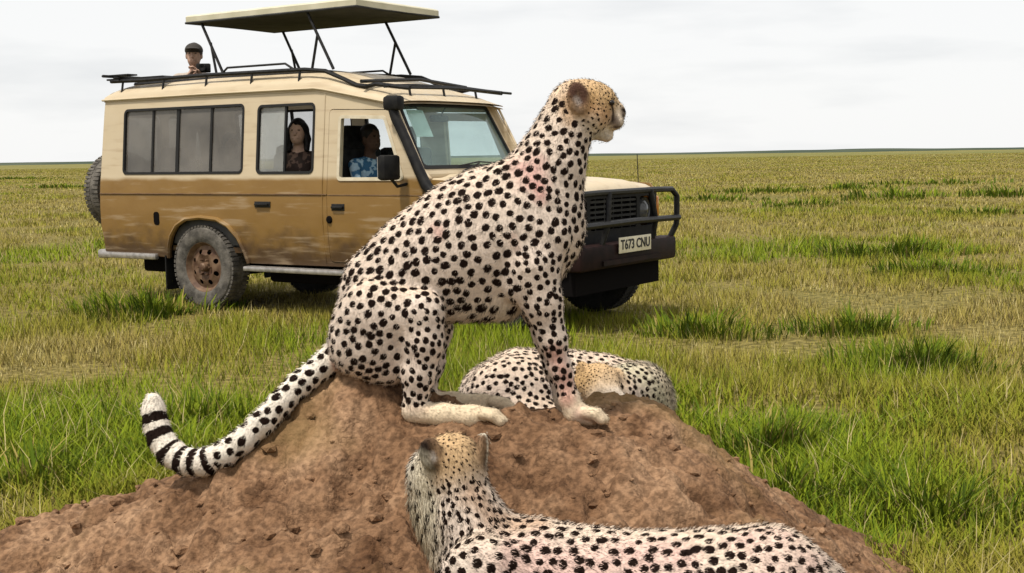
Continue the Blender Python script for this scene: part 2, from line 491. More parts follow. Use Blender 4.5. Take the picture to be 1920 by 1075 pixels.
def mound_z(x, y):
    z = mound_base(x, y)
    p = np.stack([np.ravel(x), np.ravel(y), np.zeros(np.size(x))], -1)
    big = fbm(p * 3.2, 3, 31)
    ridg = 1 - np.abs(fbm(p * np.array([5.5, 9.0, 1]) + 0.35 * fbm(p * 4, 2, 77)[:, None], 3, 41)) * 2
    fine = fbm(p * 26, 4, 51, 0.6)
    pit = np.clip(fbm(p * 9, 2, 61) - 0.30, 0, .22)
    crack = np.clip(0.06 - np.abs(fbm(p * np.array([2.6, 4.2, 1]), 4, 71)), 0, 1) / 0.06
    med = fbm(p * np.array([11, 15, 1]) + 3.1, 3, 55)
    crack2 = np.clip(0.05 - np.abs(fbm(p * np.array([6.0, 8.0, 1]) + 7.7, 4, 73)), 0, 1) / 0.05
    gate = np.clip(fbm(p * 1.6, 2, 12) * 2 + .5, 0, 1)
    lump = np.abs(fbm(p * np.array([17, 21, 1]) + 1.7, 2, 88))
    grit = fbm(p * 60, 3, 99)
    dz = 0.022 * lump + 0.007 * grit + 0.034 * big + 0.016 * ridg + 0.026 * med + 0.017 * fine - 0.16 * pit - (0.040 * crack + 0.026 * crack2) * gate
    q2 = p[:, :2] + .012 * np.stack([fbm(p * 18, 2, 5), fbm(p * 18 + 9, 2, 6)], -1)
    for pl, w, dep in GULLIES:
        best = np.full(len(p), 9.0)
        for a, b in zip(pl[:-1], pl[1:]):
            ba = b - a; t = np.clip((q2 - a) @ ba / (ba @ ba), 0, 1)
            best = np.minimum(best, np.hypot(*(q2 - a - t[:, None] * ba).T))
        dz = dz - dep * np.exp(-(best / w) ** 2) * np.clip(.75 + .8 * fbm(p * 14, 2, 19), .2, 1.2)
    for c, w, dep in PITS: dz = dz - dep * np.exp(-((q2 - c) ** 2).sum(1) / w ** 2)
    return z + dz.reshape(np.shape(x))
xs = np.concatenate([np.arange(-3.2, -1.7, .03), np.arange(-1.7, 1.3, .0085), np.arange(1.3, 2.5, .03)])
ys = np.concatenate([np.arange(1.5, 2.7, .03), np.arange(2.7, 4.1, .010), np.arange(4.1, 5.8, .03)])
XX, YY = np.meshgrid(xs, ys)
ZZ = mound_z(XX, YY)
mv = np.stack([XX.ravel(), YY.ravel(), ZZ.ravel()], -1)
nx_, ny_ = len(xs), len(ys)
ii = (np.arange(ny_ - 1)[:, None] * nx_ + np.arange(nx_ - 1)[None, :]).ravel()
mf = np.stack([ii, ii + 1, ii + 1 + nx_, ii + nx_], -1)
keep = mv[mf, 2].max(1) > -0.05
mf = mf[keep]
used = np.unique(mf); remap = -np.ones(len(mv), int); remap[used] = np.arange(len(used))
mv, mf = mv[used], remap[mf]

def earth_material():
    m, t, b = node_mat('mound_earth')
    b.inputs['Roughness'].default_value = 0.92; b.inputs['Specular IOR Level'].default_value = 0.15
    g = t.nodes.new('ShaderNodeNewGeometry'); k = t.links.new
    def noise(s, d=6, ds=0.0):
        n = t.nodes.new('ShaderNodeTexNoise'); n.inputs['Scale'].default_value = s; n.inputs['Detail'].default_value = d
        n.inputs['Distortion'].default_value = ds
        k(g.outputs['Position'], n.inputs['Vector']); return n.outputs['Fac']
    r1 = t.nodes.new('ShaderNodeValToRGB')
    r1.color_ramp.elements.new(.5)
    for i, (p, c) in enumerate(((.32, (.105, .054, .027)), (.5, (.205, .118, .066)), (.68, (.31, .195, .118)))):
        r1.color_ramp.elements[i].position = p; r1.color_ramp.elements[i].color = (*c, 1)
    k(noise(4.5, 8, .6), r1.inputs[0])
    r2 = t.nodes.new('ShaderNodeValToRGB')
    r2.color_ramp.elements[0].position = .38; r2.color_ramp.elements[0].color = (.58, .55, .52, 1)
    r2.color_ramp.elements[1].position = .62; r2.color_ramp.elements[1].color = (1.18, 1.15, 1.1, 1)
    k(noise(55, 6), r2.inputs[0])
    mm = t.nodes.new('ShaderNodeMix'); mm.data_type = 'RGBA'; mm.blend_type = 'MULTIPLY'; mm.inputs[0].default_value = 1
    k(r1.outputs[0], mm.inputs[6]); k(r2.outputs[0], mm.inputs[7])
    # olive dusting patches
    r3 = t.nodes.new('ShaderNodeValToRGB')
    r3.color_ramp.elements[0].position = .55; r3.color_ramp.elements[0].color = (0, 0, 0, 1)
    r3.color_ramp.elements[1].position = .75; r3.color_ramp.elements[1].color = (.5, .5, .5, 1)
    k(noise(2.2, 4), r3.inputs[0])
    m3 = t.nodes.new('ShaderNodeMix'); m3.data_type = 'RGBA'; m3.inputs[7].default_value = (.23, .15, .06, 1)
    k(r3.outputs[0], m3.inputs[0]); k(mm.outputs[2], m3.inputs[6]); k(m3.outputs[2], b.inputs['Base Color'])
    bp = t.nodes.new('ShaderNodeBump'); bp.inputs['Strength'].default_value = 0.75; bp.inputs['Distance'].default_value = 0.012
    k(noise(90, 7), bp.inputs['Height']); k(bp.outputs[0], b.inputs['Normal'])
    return m
EARTH = earth_material()
mound = mk('earth_mound', mv, mf, EARTH, angle=0)
tag(mound, 'bare reddish brown earth mound that the three cheetahs rest on', 'mound')
# crumbs of earth lying on it
cb = MB()
for i in range(420):
    x, y = random.uniform(-1.5, 1.1), random.uniform(2.7, 4.0)
    z = float(mound_z(np.array([x]), np.array([y]))[0])
    s = random.choice([.006, .008, .010, .013, .02]) * random.uniform(.8, 1.3)
    s *= .9
    bm = bmesh.new(); bmesh.ops.create_icosphere(bm, subdivisions=1, radius=s)
    for v in bm.verts: v.co = Vector((v.co.x * random.uniform(.7, 1.4), v.co.y * random.uniform(.7, 1.3), v.co.z * random.uniform(.5, .9)))
    bm.verts.index_update()
    cb.add([(v.co.x + x, v.co.y + y, v.co.z + z + s * .15) for v in bm.verts], [[v.index for v in f.verts] for f in bm.faces]); bm.free()
clods = cb.build('clods', EARTH, mound, fix=False, angle=25)
clods['kind'] = 'stuff'

# ------------------------------------------------------------------ grass
def grass_material(name):
    m = bpy.data.materials.new(name); m.use_nodes = True
    t = m.node_tree; t.nodes.clear(); k = t.links.new
    o = t.nodes.new('ShaderNodeOutputMaterial')
    a = t.nodes.new('ShaderNodeAttribute'); a.attribute_name = 'blade'
    g = t.nodes.new('ShaderNodeNewGeometry')
    vm = t.nodes.new('ShaderNodeVectorMath'); vm.operation = 'SCALE'; vm.inputs['Scale'].default_value = 0.55
    k(g.outputs['Normal'], vm.inputs[0])
    va = t.nodes.new('ShaderNodeVectorMath'); va.operation = 'ADD'; va.inputs[1].default_value = (0, 0, 0.75); k(vm.outputs[0], va.inputs[0])
    vn = t.nodes.new('ShaderNodeVectorMath'); vn.operation = 'NORMALIZE'; k(va.outputs[0], vn.inputs[0])
    d = t.nodes.new('ShaderNodeBsdfPrincipled'); d.inputs['Roughness'].default_value = 0.7; d.inputs['Specular IOR Level'].default_value = 0.08
    tr = t.nodes.new('ShaderNodeBsdfTranslucent')
    k(a.outputs['Color'], d.inputs['Base Color']); k(a.outputs['Color'], tr.inputs[0]); k(vn.outputs[0], d.inputs['Normal'])
    mx_ = t.nodes.new('ShaderNodeMixShader'); mx_.inputs[0].default_value = 0.28
    k(d.outputs[0], mx_.inputs[1]); k(tr.outputs[0], mx_.inputs[2]); k(mx_.outputs[0], o.inputs['Surface'])
    return m
GRASS = grass_material('grass_blades')

def blades_mesh(name, bx, by, bz, h, w, ang, lean, col, parent=None, far=False):
    """one mesh of bent blades; all args arrays of length n"""
    n = len(bx)
    dx, dy = np.cos(ang), np.sin(ang)                 # lean direction
    sx, sy = -dy, dx
    V = np.zeros((n, 5, 3), np.float32)
    def put(i, t, side, wk):
        off = lean * h * t * t
        V[:, i, 0] = bx + dx * off + sx * side * w * wk
        V[:, i, 1] = by + dy * off + sy * side * w * wk
        V[:, i, 2] = bz + h * t * (1 - 0.25 * lean * t)
    if far:
        V = V[:, :3]; put(0, 0, -.5, 1.1); put(1, 0, .5, 1.1); put(2, 1, 0, 0)
    else:
        put(0, 0, -.5, .8); put(1, 0, .5, .8); put(2, .5, -.5, 1); put(3, .5, .5, 1); put(4, 1, 0, 0)
    V[:, 0:2, 2] -= 0.02
    nv = V.shape[1]
    me = bpy.data.meshes.new(name)
    me.vertices.add(n * nv); me.vertices.foreach_set('co', np.ascontiguousarray(V).ravel())
    base = (np.arange(n) * nv)[:, None]
    lp = (base + np.array([0, 1, 2] if far else [0, 1, 3, 2, 2, 3, 4])[None, :]).ravel().astype(np.int32)
    me.loops.add(len(lp)); me.loops.foreach_set('vertex_index', lp)
    me.polygons.add(n if far else n * 2)
    st = np.arange(n) * 3 if far else (np.arange(n) * 7)[:, None] + np.array([0, 4])[None, :]
    me.polygons.foreach_set('loop_start', st.ravel().astype(np.int32))
    me.update(calc_edges=True)
    ca = me.color_attributes.new('blade', 'FLOAT_COLOR', 'POINT')
    C = np.ones((n, nv, 4), np.float32); C[:, :, :3] = col[:, None, :]
    ca.data.foreach_set('color', C.ravel())
    me.materials.append(GRASS)
    o = bpy.data.objects.new(name, me); COL.objects.link(o); o.parent = parent
    return o

C_LUSH = np.array([.195, .245, .014]); C_DEEP = np.array([.095, .150, .010]); C_OLIVE = np.array([.250, .225, .030])
C_DRY = np.array([.350, .275, .085]); C_STRAW = np.array([.50, .42, .19]); C_BROWN = np.array([.20, .145, .05])
def blade_colours(g, rnd, rnd2):
    n = len(g)
    gg = np.clip(g + (rnd - .5) * .6, 0, 1)[:, None]
    lush = np.where(rnd2[:, None] < .3, C_DEEP, C_LUSH)
    mid = C_OLIVE[None, :]
    dry = np.where(rnd2[:, None] < .22, C_BROWN, np.where(rnd2[:, None] > .86, C_STRAW, C_DRY))
    c = np.where(gg > .5, mid + (lush - mid) * (gg - .5) * 2, dry + (mid - dry) * gg * 2)
    return c * (0.8 + 0.45 * RNG.random((n, 1)))

def scatter_grass():
    NT = 86000
    u = RNG.random(NT)
    r0, r1, e = 3.6, 420.0, 0.17
    r = (r0 ** e + u * (r1 ** e - r0 ** e)) ** (1 / e)
    th = R(90) + (RNG.random(NT) - .5) * R(60)
    tx, ty = r * np.cos(th), r * np.sin(th)
    g = green_field(tx, ty)
    clump = fbm(np.stack([tx * 1.3, ty * 1.3, np.zeros(NT)], -1), 3, 91)
    ok = RNG.random(NT) < np.clip(.70 + 1.1 * clump, .28, 1)
    tx, ty, g, r, clump = tx[ok], ty[ok], g[ok], r[ok], clump[ok]
    K = 12
    n = len(tx) * K
    spread = (0.022 + 0.0065 * r)[:, None]
    bx = (tx[:, None] + RNG.normal(size=(len(tx), K)) * spread).ravel()
    by = (ty[:, None] + RNG.normal(size=(len(tx), K)) * spread).ravel()
    G = np.repeat(g, K); RR = np.repeat(r, K); CL = np.repeat(clump, K)
    th_ = np.repeat(RNG.random(len(tx)), K)
    inside = (bx > -3.1) & (bx < 2.4) & (by > 1.6) & (by < 5.7)
    mz = np.full(n, -1.0); mz[inside] = mound_base(bx[inside], by[inside])
    gz = ground_z(bx, by)
    ok = (mz < gz + 0.035 + 0.05 * RNG.random(n))
    # keep clear of the parked car's wheels and floor
    cx, cy = bx - CAR_ORIGIN[0], by - CAR_ORIGIN[1]
    cu = cx * math.cos(CAR_YAW) + cy * math.sin(CAR_YAW); cw = -cx * math.sin(CAR_YAW) + cy * math.cos(CAR_YAW)
    under = (cu > -1.4) & (cu < 4.1) & (np.abs(cw) < .9)
    bx, by, G, RR, CL, th_, gz, under = [q[ok] for q in (bx, by, G, RR, CL, th_, gz, under)]
    n = len(bx)
    rnd = RNG.random(n)
    h = (0.060 + 0.055 * G + 0.085 * np.clip(CL, -.4, 1)) * (0.55 + 0.9 * rnd)
    tall = RNG.random(n) < .025
    h = np.where(tall, h * 1.5 + .02, h)
    h = np.where(under, np.minimum(h, .14), h)
    w = np.clip(0.0022 + 0.00075 * RR, .003, .30) * (0.7 + .6 * RNG.random(n))
    w = np.where(tall, w * .6, w)
    col = blade_colours(G, rnd, th_)
    col = np.where(tall[:, None], C_STRAW * (.7 + .4 * RNG.random((n, 1))), col)
    an, le = RNG.random(n) * 2 * math.pi, .25 + .75 * RNG.random(n)
    for far, lab in ((False, 'short mixed green and dry grass round the foot of the mound'), (True, 'short mixed green and dry savannah grass covering the open plain')):
        s = (RR >= 7.5) if far else (RR < 7.5)
        o = blades_mesh('grass', bx[s], by[s], gz[s], h[s], w[s], an[s], le[s], col[s], far=far)
        tag(o, lab, 'grass', kind='stuff')

def tussock(px, py, rad, hgt, deep, n, label, group):
    c = ground_at(px, py)
    a = RNG.random(n) * 2 * math.pi
    lobes = 1 + .35 * np.sin(a * 2 + px) + .25 * np.sin(a * 3 + py)
    rr = RNG.random(n) ** .6 * rad * lobes
    x, y = rr * np.cos(a) * 1.3, rr * np.sin(a)
    clump = fbm(np.stack([(x + px) * 4 / (rad + .2), (y + py) * 4 / (rad + .2), np.zeros(n)], -1), 2, 17)
    h = hgt * .8 * (0.35 + .6 * RNG.random(n)) * (1 - .6 * (rr / (rad * 1.6)) ** 2) * np.clip(.8 + 1.1 * clump, .25, 1.4)
    rd = float(np.linalg.norm(c[:2]))
    w = (0.004 + .0009 * rd) * (0.7 + .6 * RNG.random(n))
    base = C_DEEP * (1.05 - deep * .35)
    col = np.where(RNG.random((n, 1)) < .55, base, C_LUSH * .8) * (.75 + .5 * RNG.random((n, 1)))
    col = np.where(RNG.random((n, 1)) < .08, C_DRY, col)
    o = empty('grass_tussock')
    blades_mesh('leaves', x, y, np.zeros(n), h, w, a + RNG.normal(size=n) * .7, .2 + .6 * RNG.random(n), col, o)
    o.location = (c[0], c[1], float(ground_z(np.array([c[0]]), np.array([c[1]]))[0]))
    tag(o, label, 'grass tussock', group)
    return o
# ------------------------------------------------------------------ smooth organic bodies from blended shapes
class Body:
    def __init__(self): self.p = []
    def cone(self, p0, r0, p1, r1, k=.03, sq=1.0, reg='torso', op='add', col=None):
        self.p.append(dict(t='c', a=np.array(p0, float), b=np.array(p1, float), r0=r0, r1=r1, k=k, sq=sq, reg=reg, op=op, col=col)); return self
    def chain(self, pts, k=.03, sq=1.0, reg='torso', col=None):
        for (a, ra), (b, rb) in zip(pts[:-1], pts[1:]): self.cone(a, ra, b, rb, k, sq, reg, 'add', col)
        return self
    def ell(self, c, rad, rot=None, k=.02, reg='torso', op='add', col=None):
        self.p.append(dict(t='e', a=np.array(c, float), rad=np.array(rad, float), rot=np.eye(3) if rot is None else np.array(rot, float), k=k, reg=reg, op=op, col=col)); return self
    def ev(self, q, P):
        if q['t'] == 'c':
            s = np.array([1, 1 / q['sq'], 1]); a, b = q['a'] * s, q['b'] * s
            pa = P * s - a; ba = b - a
            t = np.clip(pa @ ba / (ba @ ba + 1e-12), 0, 1)
            return np.linalg.norm(pa - t[..., None] * ba, axis=-1) - (q['r0'] + t * (q['r1'] - q['r0']))
        l = (P - q['a']) @ q['rot'].T
        k0 = np.linalg.norm(l / q['rad'], axis=-1); k1 = np.linalg.norm(l / q['rad'] ** 2, axis=-1) + 1e-9
        return k0 * (k0 - 1) / k1
    def bounds(self, q):
        if q['t'] == 'c':
            m = max(q['r0'], q['r1']); return np.minimum(q['a'], q['b']) - m, np.maximum(q['a'], q['b']) + m
        m = q['rad'].max(); return q['a'] - m, q['a'] + m
    def mesh(self, h):
        bs = [self.bounds(q) for q in self.p if q['op'] == 'add']
        lo = np.min([b[0] for b in bs], 0) - 4 * h; hi = np.max([b[1] for b in bs], 0) + 4 * h
        N = np.ceil((hi - lo) / h).astype(int) + 1
        F = np.full(N, .5, np.float32)
        ax = [lo[i] + h * np.arange(N[i]) for i in range(3)]
        for q in self.p:
            b0, b1 = self.bounds(q); m = q['k'] + 4 * h
            i0 = np.clip(((b0 - m - lo) / h).astype(int), 0, N - 1); i1 = np.clip(((b1 + m - lo) / h).astype(int) + 2, 1, N)
            sl = tuple(slice(i0[i], i1[i]) for i in range(3))
            P = np.stack(np.meshgrid(ax[0][sl[0]], ax[1][sl[1]], ax[2][sl[2]], indexing='ij'), -1)
            d = self.ev(q, P).astype(np.float32); f = F[sl]; k = q['k']
            if q['op'] == 'add':
                hh = np.clip(k - np.abs(d - f), 0, None) / k; F[sl] = np.minimum(d, f) - hh * hh * k * .25
            else:
                d = -d; hh = np.clip(k - np.abs(d - f), 0, None) / k; F[sl] = np.maximum(d, f) + hh * hh * k * .25
        return surface_nets(F, lo, h)

def surface_nets(F, lo, h):
    s = F < 0
    N = np.array(F.shape)
    cnt = np.zeros(N - 1, np.int8)
    for dx in (0, 1):
        for dy in (0, 1):
            for dz in (0, 1): cnt += s[dx:N[0] - 1 + dx, dy:N[1] - 1 + dy, dz:N[2] - 1 + dz]
    act = (cnt > 0) & (cnt < 8)
    C = np.argwhere(act)
    idx = np.full(N - 1, -1, np.int64); idx[act] = np.arange(len(C))
    acc = np.zeros((len(C), 3)); num = np.zeros(len(C))
    cor = [np.array((a, b, c)) for a in (0, 1) for b in (0, 1) for c in (0, 1)]
    for a in cor:
        for axis in range(3):
            if a[axis]: continue
            b = a.copy(); b[axis] = 1
            A, B = C + a, C + b
            fa, fb = F[A[:, 0], A[:, 1], A[:, 2]], F[B[:, 0], B[:, 1], B[:, 2]]
            c = (fa < 0) != (fb < 0)
            t = np.where(c, fa / np.where(c, fa - fb, 1), 0)
            acc += np.where(c[:, None], a + t[:, None] * (b - a), 0); num += c
    V = lo + h * (C + acc / num[:, None])
    faces = []
    for axis in range(3):
        u, v = [(1, 2), (2, 0), (0, 1)][axis]
        sh = [slice(None)] * 3; sh[axis] = slice(0, -1); s0 = s[tuple(sh)]
        sh[axis] = slice(1, None); s1 = s[tuple(sh)]
        E = np.argwhere(s0 != s1)
        E = E[(E[:, u] > 0) & (E[:, v] > 0) & (E[:, u] < N[u] - 1) & (E[:, v] < N[v] - 1)]
        eu, ev = np.zeros(3, int), np.zeros(3, int); eu[u] = 1; ev[v] = 1
        q = [E - eu - ev, E - ev, E, E - eu]
        Q = np.stack([idx[c[:, 0], c[:, 1], c[:, 2]] for c in q], -1)
        flip = ~s0[E[:, 0], E[:, 1], E[:, 2]]
        Q[flip] = Q[flip][:, ::-1]
        faces.append(Q)
    return V, np.concatenate(faces)

def vertex_normals(V, Fq):
    n = np.cross(V[Fq[:, 2]] - V[Fq[:, 0]], V[Fq[:, 3]] - V[Fq[:, 1]])
    vn = np.zeros_like(V)
    for i in range(4): np.add.at(vn, Fq[:, i], n)
    return vn / (np.linalg.norm(vn, axis=1)[:, None] + 1e-12)

def mesh_quads(name, V, Q, mat, parent=None, attrs=None, tri=False):
    me = bpy.data.meshes.new(name)
    me.vertices.add(len(V)); me.vertices.foreach_set('co', V.astype(np.float32).ravel())
    k = 3 if tri else 4
    me.loops.add(Q.size); me.loops.foreach_set('vertex_index', Q.astype(np.int32).ravel())
    me.polygons.add(len(Q)); me.polygons.foreach_set('loop_start', (np.arange(len(Q)) * k).astype(np.int32))
    me.update(calc_edges=True)
    me.shade_smooth()
    for nm, A in (attrs or {}).items():
        if A.ndim == 1:
            at_ = me.attributes.new(nm, 'FLOAT', 'POINT'); at_.data.foreach_set('value', A.astype(np.float32))
        elif nm == 'bn':
            at_ = me.attributes.new(nm, 'FLOAT_VECTOR', 'POINT'); at_.data.foreach_set('vector', A.astype(np.float32).ravel())
        else:
            ca = me.color_attributes.new(nm, 'FLOAT_COLOR', 'POINT')
            ca.data.foreach_set('color', np.concatenate([A, np.ones((len(A), 1))], 1).astype(np.float32).ravel())
    me.materials.append(mat)
    o = bpy.data.objects.new(name, me); COL.objects.link(o); o.parent = parent
    return o

# ------------------------------------------------------------------ cheetahs
def pelt_material(name, fur):
    m, t, b = node_mat(name); k = t.links.new
    b.inputs['Roughness'].default_value = 0.85; b.inputs['Specular IOR Level'].default_value = 0.06
    ca = t.nodes.new('ShaderNodeAttribute'); ca.attribute_name = 'coat'
    sp = t.nodes.new('ShaderNodeAttribute'); sp.attribute_name = 'spot'
    tcn = t.nodes.new('ShaderNodeTexCoord')
    n = t.nodes.new('ShaderNodeTexNoise'); n.inputs['Scale'].default_value = 95; n.inputs['Detail'].default_value = 3
    k(tcn.outputs['Object'], n.inputs['Vector'])
    ad = t.nodes.new('ShaderNodeMath'); ad.operation = 'MULTIPLY_ADD'; ad.inputs[1].default_value = 0.55; k(n.outputs['Fac'], ad.inputs[0]); k(sp.outputs['Fac'], ad.inputs[2])
    mr = t.nodes.new('ShaderNodeMapRange'); mr.inputs[1].default_value = 1.18; mr.inputs[2].default_value = 1.42; mr.inputs[3].default_value = 0; mr.inputs[4].default_value = 1
    k(ad.outputs[0], mr.inputs[0])
    n2 = t.nodes.new('ShaderNodeTexNoise'); n2.inputs['Scale'].default_value = 160; n2.inputs['Detail'].default_value = 4; k(tcn.outputs['Object'], n2.inputs['Vector'])
    r2 = t.nodes.new('ShaderNodeMapRange'); r2.inputs[1].default_value = .3; r2.inputs[2].default_value = .7; r2.inputs[3].default_value = .86; r2.inputs[4].default_value = 1.1; k(n2.outputs['Fac'], r2.inputs[0])
    sc = t.nodes.new('ShaderNodeVectorMath'); sc.operation = 'SCALE'; k(ca.outputs['Color'], sc.inputs[0]); k(r2.outputs[0], sc.inputs['Scale'])
    mx_ = t.nodes.new('ShaderNodeMix'); mx_.data_type = 'RGBA'; mx_.inputs[6].default_value = (.013, .007, .005, 1)
    k(mr.outputs[0], mx_.inputs[0]); k(sc.outputs[0], mx_.inputs[7]); k(mx_.outputs[2], b.inputs['Base Color'])
    if fur:
        na = t.nodes.new('ShaderNodeAttribute'); na.attribute_name = 'bn'
        k(na.outputs['Vector'], b.inputs['Normal'])
    else:
        bp = t.nodes.new('ShaderNodeBump'); bp.inputs['Strength'].default_value = .35; bp.inputs['Distance'].default_value = .006
        k(n2.outputs['Fac'], bp.inputs['Height']); k(bp.outputs[0], b.inputs['Normal'])
    return m
PELT, PELT_FUR = pelt_material('cheetah_pelt', False), pelt_material('cheetah_fur', True)
BLACK_GLOSS = simple('wet_black', (.012, .009, .008), rough=.12)

CREAM = np.array([.74, .615, .520]); TAWNY = np.array([.60, .41, .22]); PALE = np.array([.80, .72, .61]); BUFF = np.array([.58, .43, .24])
COATS = dict(torso=CREAM, belly=PALE, neck=CREAM, head=np.array([.58, .385, .20]), muzzle=np.array([.68, .58, .47]), leg=CREAM, foot=np.array([.72, .58, .40]),
             ear=np.array([.15, .085, .05]), tail=PALE, haunch=CREAM, cheek=PALE, ruff=np.array([.62, .52, .36]))
SPACING = dict(torso=.0290, belly=.042, neck=.0255, head=.0125, muzzle=0, leg=.0230, foot=0, ear=0, tail=.031, haunch=.0270, cheek=.016, ruff=.021)
FURLEN = dict(torso=.0085, belly=.018, neck=.010, head=.007, muzzle=.005, leg=.006, foot=.006, ear=.006, tail=.009, haunch=.0085, cheek=.012, ruff=.022)

def polyline_dist(V, pts):
    best = np.full(len(V), 9.0)
    for a, b in zip(pts[:-1], pts[1:]):
        a, b = np.array(a), np.array(b); ba = b - a
        t = np.clip((V - a) @ ba / (ba @ ba + 1e-12), 0, 1)
        best = np.minimum(best, np.linalg.norm(V - a - t[:, None] * ba, axis=1))
    return best

def cheetah(name, body, vox, base, label, flow, paint=(), tail=None, spot_scale=1.0, nfur=70000, tone=1.0, seed=3, spacing=None):
    V, Q = body.mesh(vox)
    VN = vertex_normals(V, Q)
    adds = [q for q in body.p if q['op'] == 'add']
    D = np.stack([body.ev(q, V) for q in adds], 1)
    best = D.argmin(1)
    regs = np.array([q['reg'] for q in adds])
    reg = regs[best]
    W = np.exp(-(D - D.min(1)[:, None]) / .012); W /= W.sum(1)[:, None]
    col = W @ np.stack([COATS[r] for r in regs])
    furl = W @ np.array([FURLEN[r] for r in regs])
    rng = np.random.default_rng(seed)
    # tawny along the spine, pale below: the coat's own colouring
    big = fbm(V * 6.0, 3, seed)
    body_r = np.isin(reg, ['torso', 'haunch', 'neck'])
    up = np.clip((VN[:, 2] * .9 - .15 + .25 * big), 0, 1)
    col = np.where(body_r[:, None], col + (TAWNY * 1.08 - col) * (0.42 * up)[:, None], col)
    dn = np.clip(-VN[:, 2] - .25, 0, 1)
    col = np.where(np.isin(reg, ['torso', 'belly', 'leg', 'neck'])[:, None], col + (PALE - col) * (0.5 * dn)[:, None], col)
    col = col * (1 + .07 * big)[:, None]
    # spots
    spc = {**SPACING, **(spacing or {})}
    sp_of = np.array([spc[r] for r in reg]) * spot_scale
    order = rng.permutation(np.nonzero(sp_of > 0)[0])
    cell = {}
    cs = .05
    centres = []
    for i in order:
        p = V[i]; d = sp_of[i] * (0.86 + .22 * rng.random())
        if tail is not None and reg[i] == 'tail': pass
        key = (int(p[0] // cs), int(p[1] // cs), int(p[2] // cs)); bad = False
        for a in (-1, 0, 1):
            for b in (-1, 0, 1):
                for c in (-1, 0, 1):
                    for j in cell.get((key[0] + a, key[1] + b, key[2] + c), ()):
                        q = V[j]
                        if (p[0] - q[0]) ** 2 + (p[1] - q[1]) ** 2 + (p[2] - q[2]) ** 2 < d * d: bad = True; break
                    if bad: break
                if bad: break
            if bad: break
        if bad: continue
        cell.setdefault(key, []).append(i); centres.append(i)
    centres = np.array(centres)
    kd = kdtree.KDTree(len(centres))
    for j, i in enumerate(centres): kd.insert(V[i], j)
    kd.balance()
    near = np.array([[h[1] for h in kd.find_n(v, 3)] for v in V])
    fl = flow(V, reg)
    fl = fl - (fl * VN).sum(1)[:, None] * VN; fl /= (np.linalg.norm(fl, axis=1)[:, None] + 1e-9)
    cr_ = sp_of[centres] * (.315 + .10 * rng.random(len(centres)))
    cr_ = np.where(np.isin(reg[centres], ['head']), cr_ * .62, cr_)
    cr_ = np.where(np.isin(reg[centres], ['ruff', 'cheek']), cr_ * .75, cr_)
    ce = 1.0 + .38 * rng.random(len(centres))
    cdir = fl[centres] + .55 * rng.normal(size=(len(centres), 3)); cdir /= np.linalg.norm(cdir, axis=1)[:, None]
    spot = np.full(len(V), 3.0)
    for c in range(3):
        j = near[:, c]; dv = V - V[centres[j]]
        par = (dv * cdir[j]).sum(1); per2 = np.clip((dv * dv).sum(1) - par * par, 0, None)
        spot = np.minimum(spot, np.sqrt(par ** 2 / ce[j] ** 2 + per2) / cr_[j])
    # some spots are brown, not black: keep as they are; feet and face fade
    spot = np.where(np.isin(reg, ['muzzle', 'foot', 'ear']), 3.0, spot)
    if tail is not None:
        pts = [np.array(p) for p in tail]
        sl = np.zeros(len(V)); bd = np.full(len(V), 9.0); acc = 0.0
        for a, b in zip(pts[:-1], pts[1:]):
            ba = b - a; ln = np.linalg.norm(ba)
            t = np.clip((V - a) @ ba / (ln * ln), 0, 1); d = np.linalg.norm(V - a - t[:, None] * ba, axis=1)
            s = d < bd; bd[s] = d[s]; sl[s] = acc + t[s] * ln; acc += ln
        wob = sl + .006 * fbm(V * 30, 2, 5)
        isT = (reg == 'tail')
        for (s0, s1) in RINGS:
            c0, hw = (s0 + s1) / 2 * acc, (s1 - s0) / 2 * acc
            dd = np.abs(wob - c0) / hw
            zone = isT & (wob > RINGS[0][0] * acc - .01)
            spot = np.where(zone & (dd < 1.6), np.minimum(np.where(zone & (spot < 3) & (np.abs(wob - c0) < hw * 3), 3.0, spot), dd), spot)
        last = isT & (wob > RINGS[0][0] * acc - .01)
        ring_d = np.min([np.abs(wob - (a + b) / 2 * acc) / ((b - a) / 2 * acc) for a, b in RINGS], axis=0)
        spot = np.where(last, ring_d, spot)
    for (pts, rad, c, strg, nsy) in paint:
        d = polyline_dist(V, pts) + nsy * fbm(V * 22, 3, 8) * rad
        w = np.clip(1.35 - d / rad, 0, 1) * strg; w = np.clip(w, 0, strg)
        col = col + (np.array(c) - col) * w[:, None]
        if sum(c) < .12: spot = np.where(d < rad, np.maximum(spot, 2), spot)
    base = np.array(base, float)
    col = col * tone
    o = mesh_quads(name, V - base, Q, PELT, None, dict(coat=col, spot=np.clip(spot, 0, 3)))
    o.location = base
    tag(o, label, 'cheetah', 'cheetahs on the earth mound')
    # fur: one tiny blade per strand
    pick = rng.integers(0, len(V), nfur)
    rootp = V[pick] + rng.normal(size=(nfur, 3)) * vox * .45
    N_, T_ = VN[pick], fl[pick]
    S_ = np.cross(N_, T_)
    Lf = furl[pick] * (.6 + .7 * rng.random(nfur))
    tdir = T_ * .9 + N_ * (.28 + .25 * rng.random(nfur))[:, None] + S_ * (.35 * rng.normal(size=nfur))[:, None]
    tdir /= np.linalg.norm(tdir, axis=1)[:, None]
    wv = np.cross(tdir, N_ + .4 * rng.normal(size=(nfur, 3))); wv /= np.linalg.norm(wv, axis=1)[:, None] + 1e-9
    hw = .0011
    FV = np.stack([rootp - wv * hw - N_ * .001, rootp + wv * hw - N_ * .001, rootp + tdir * Lf[:, None]], 1).reshape(-1, 3)
    FQ = np.arange(nfur * 3).reshape(-1, 3)
    rep = np.repeat(pick, 3)
    jc = np.repeat(.9 + .22 * rng.random(nfur), 3)[:, None]
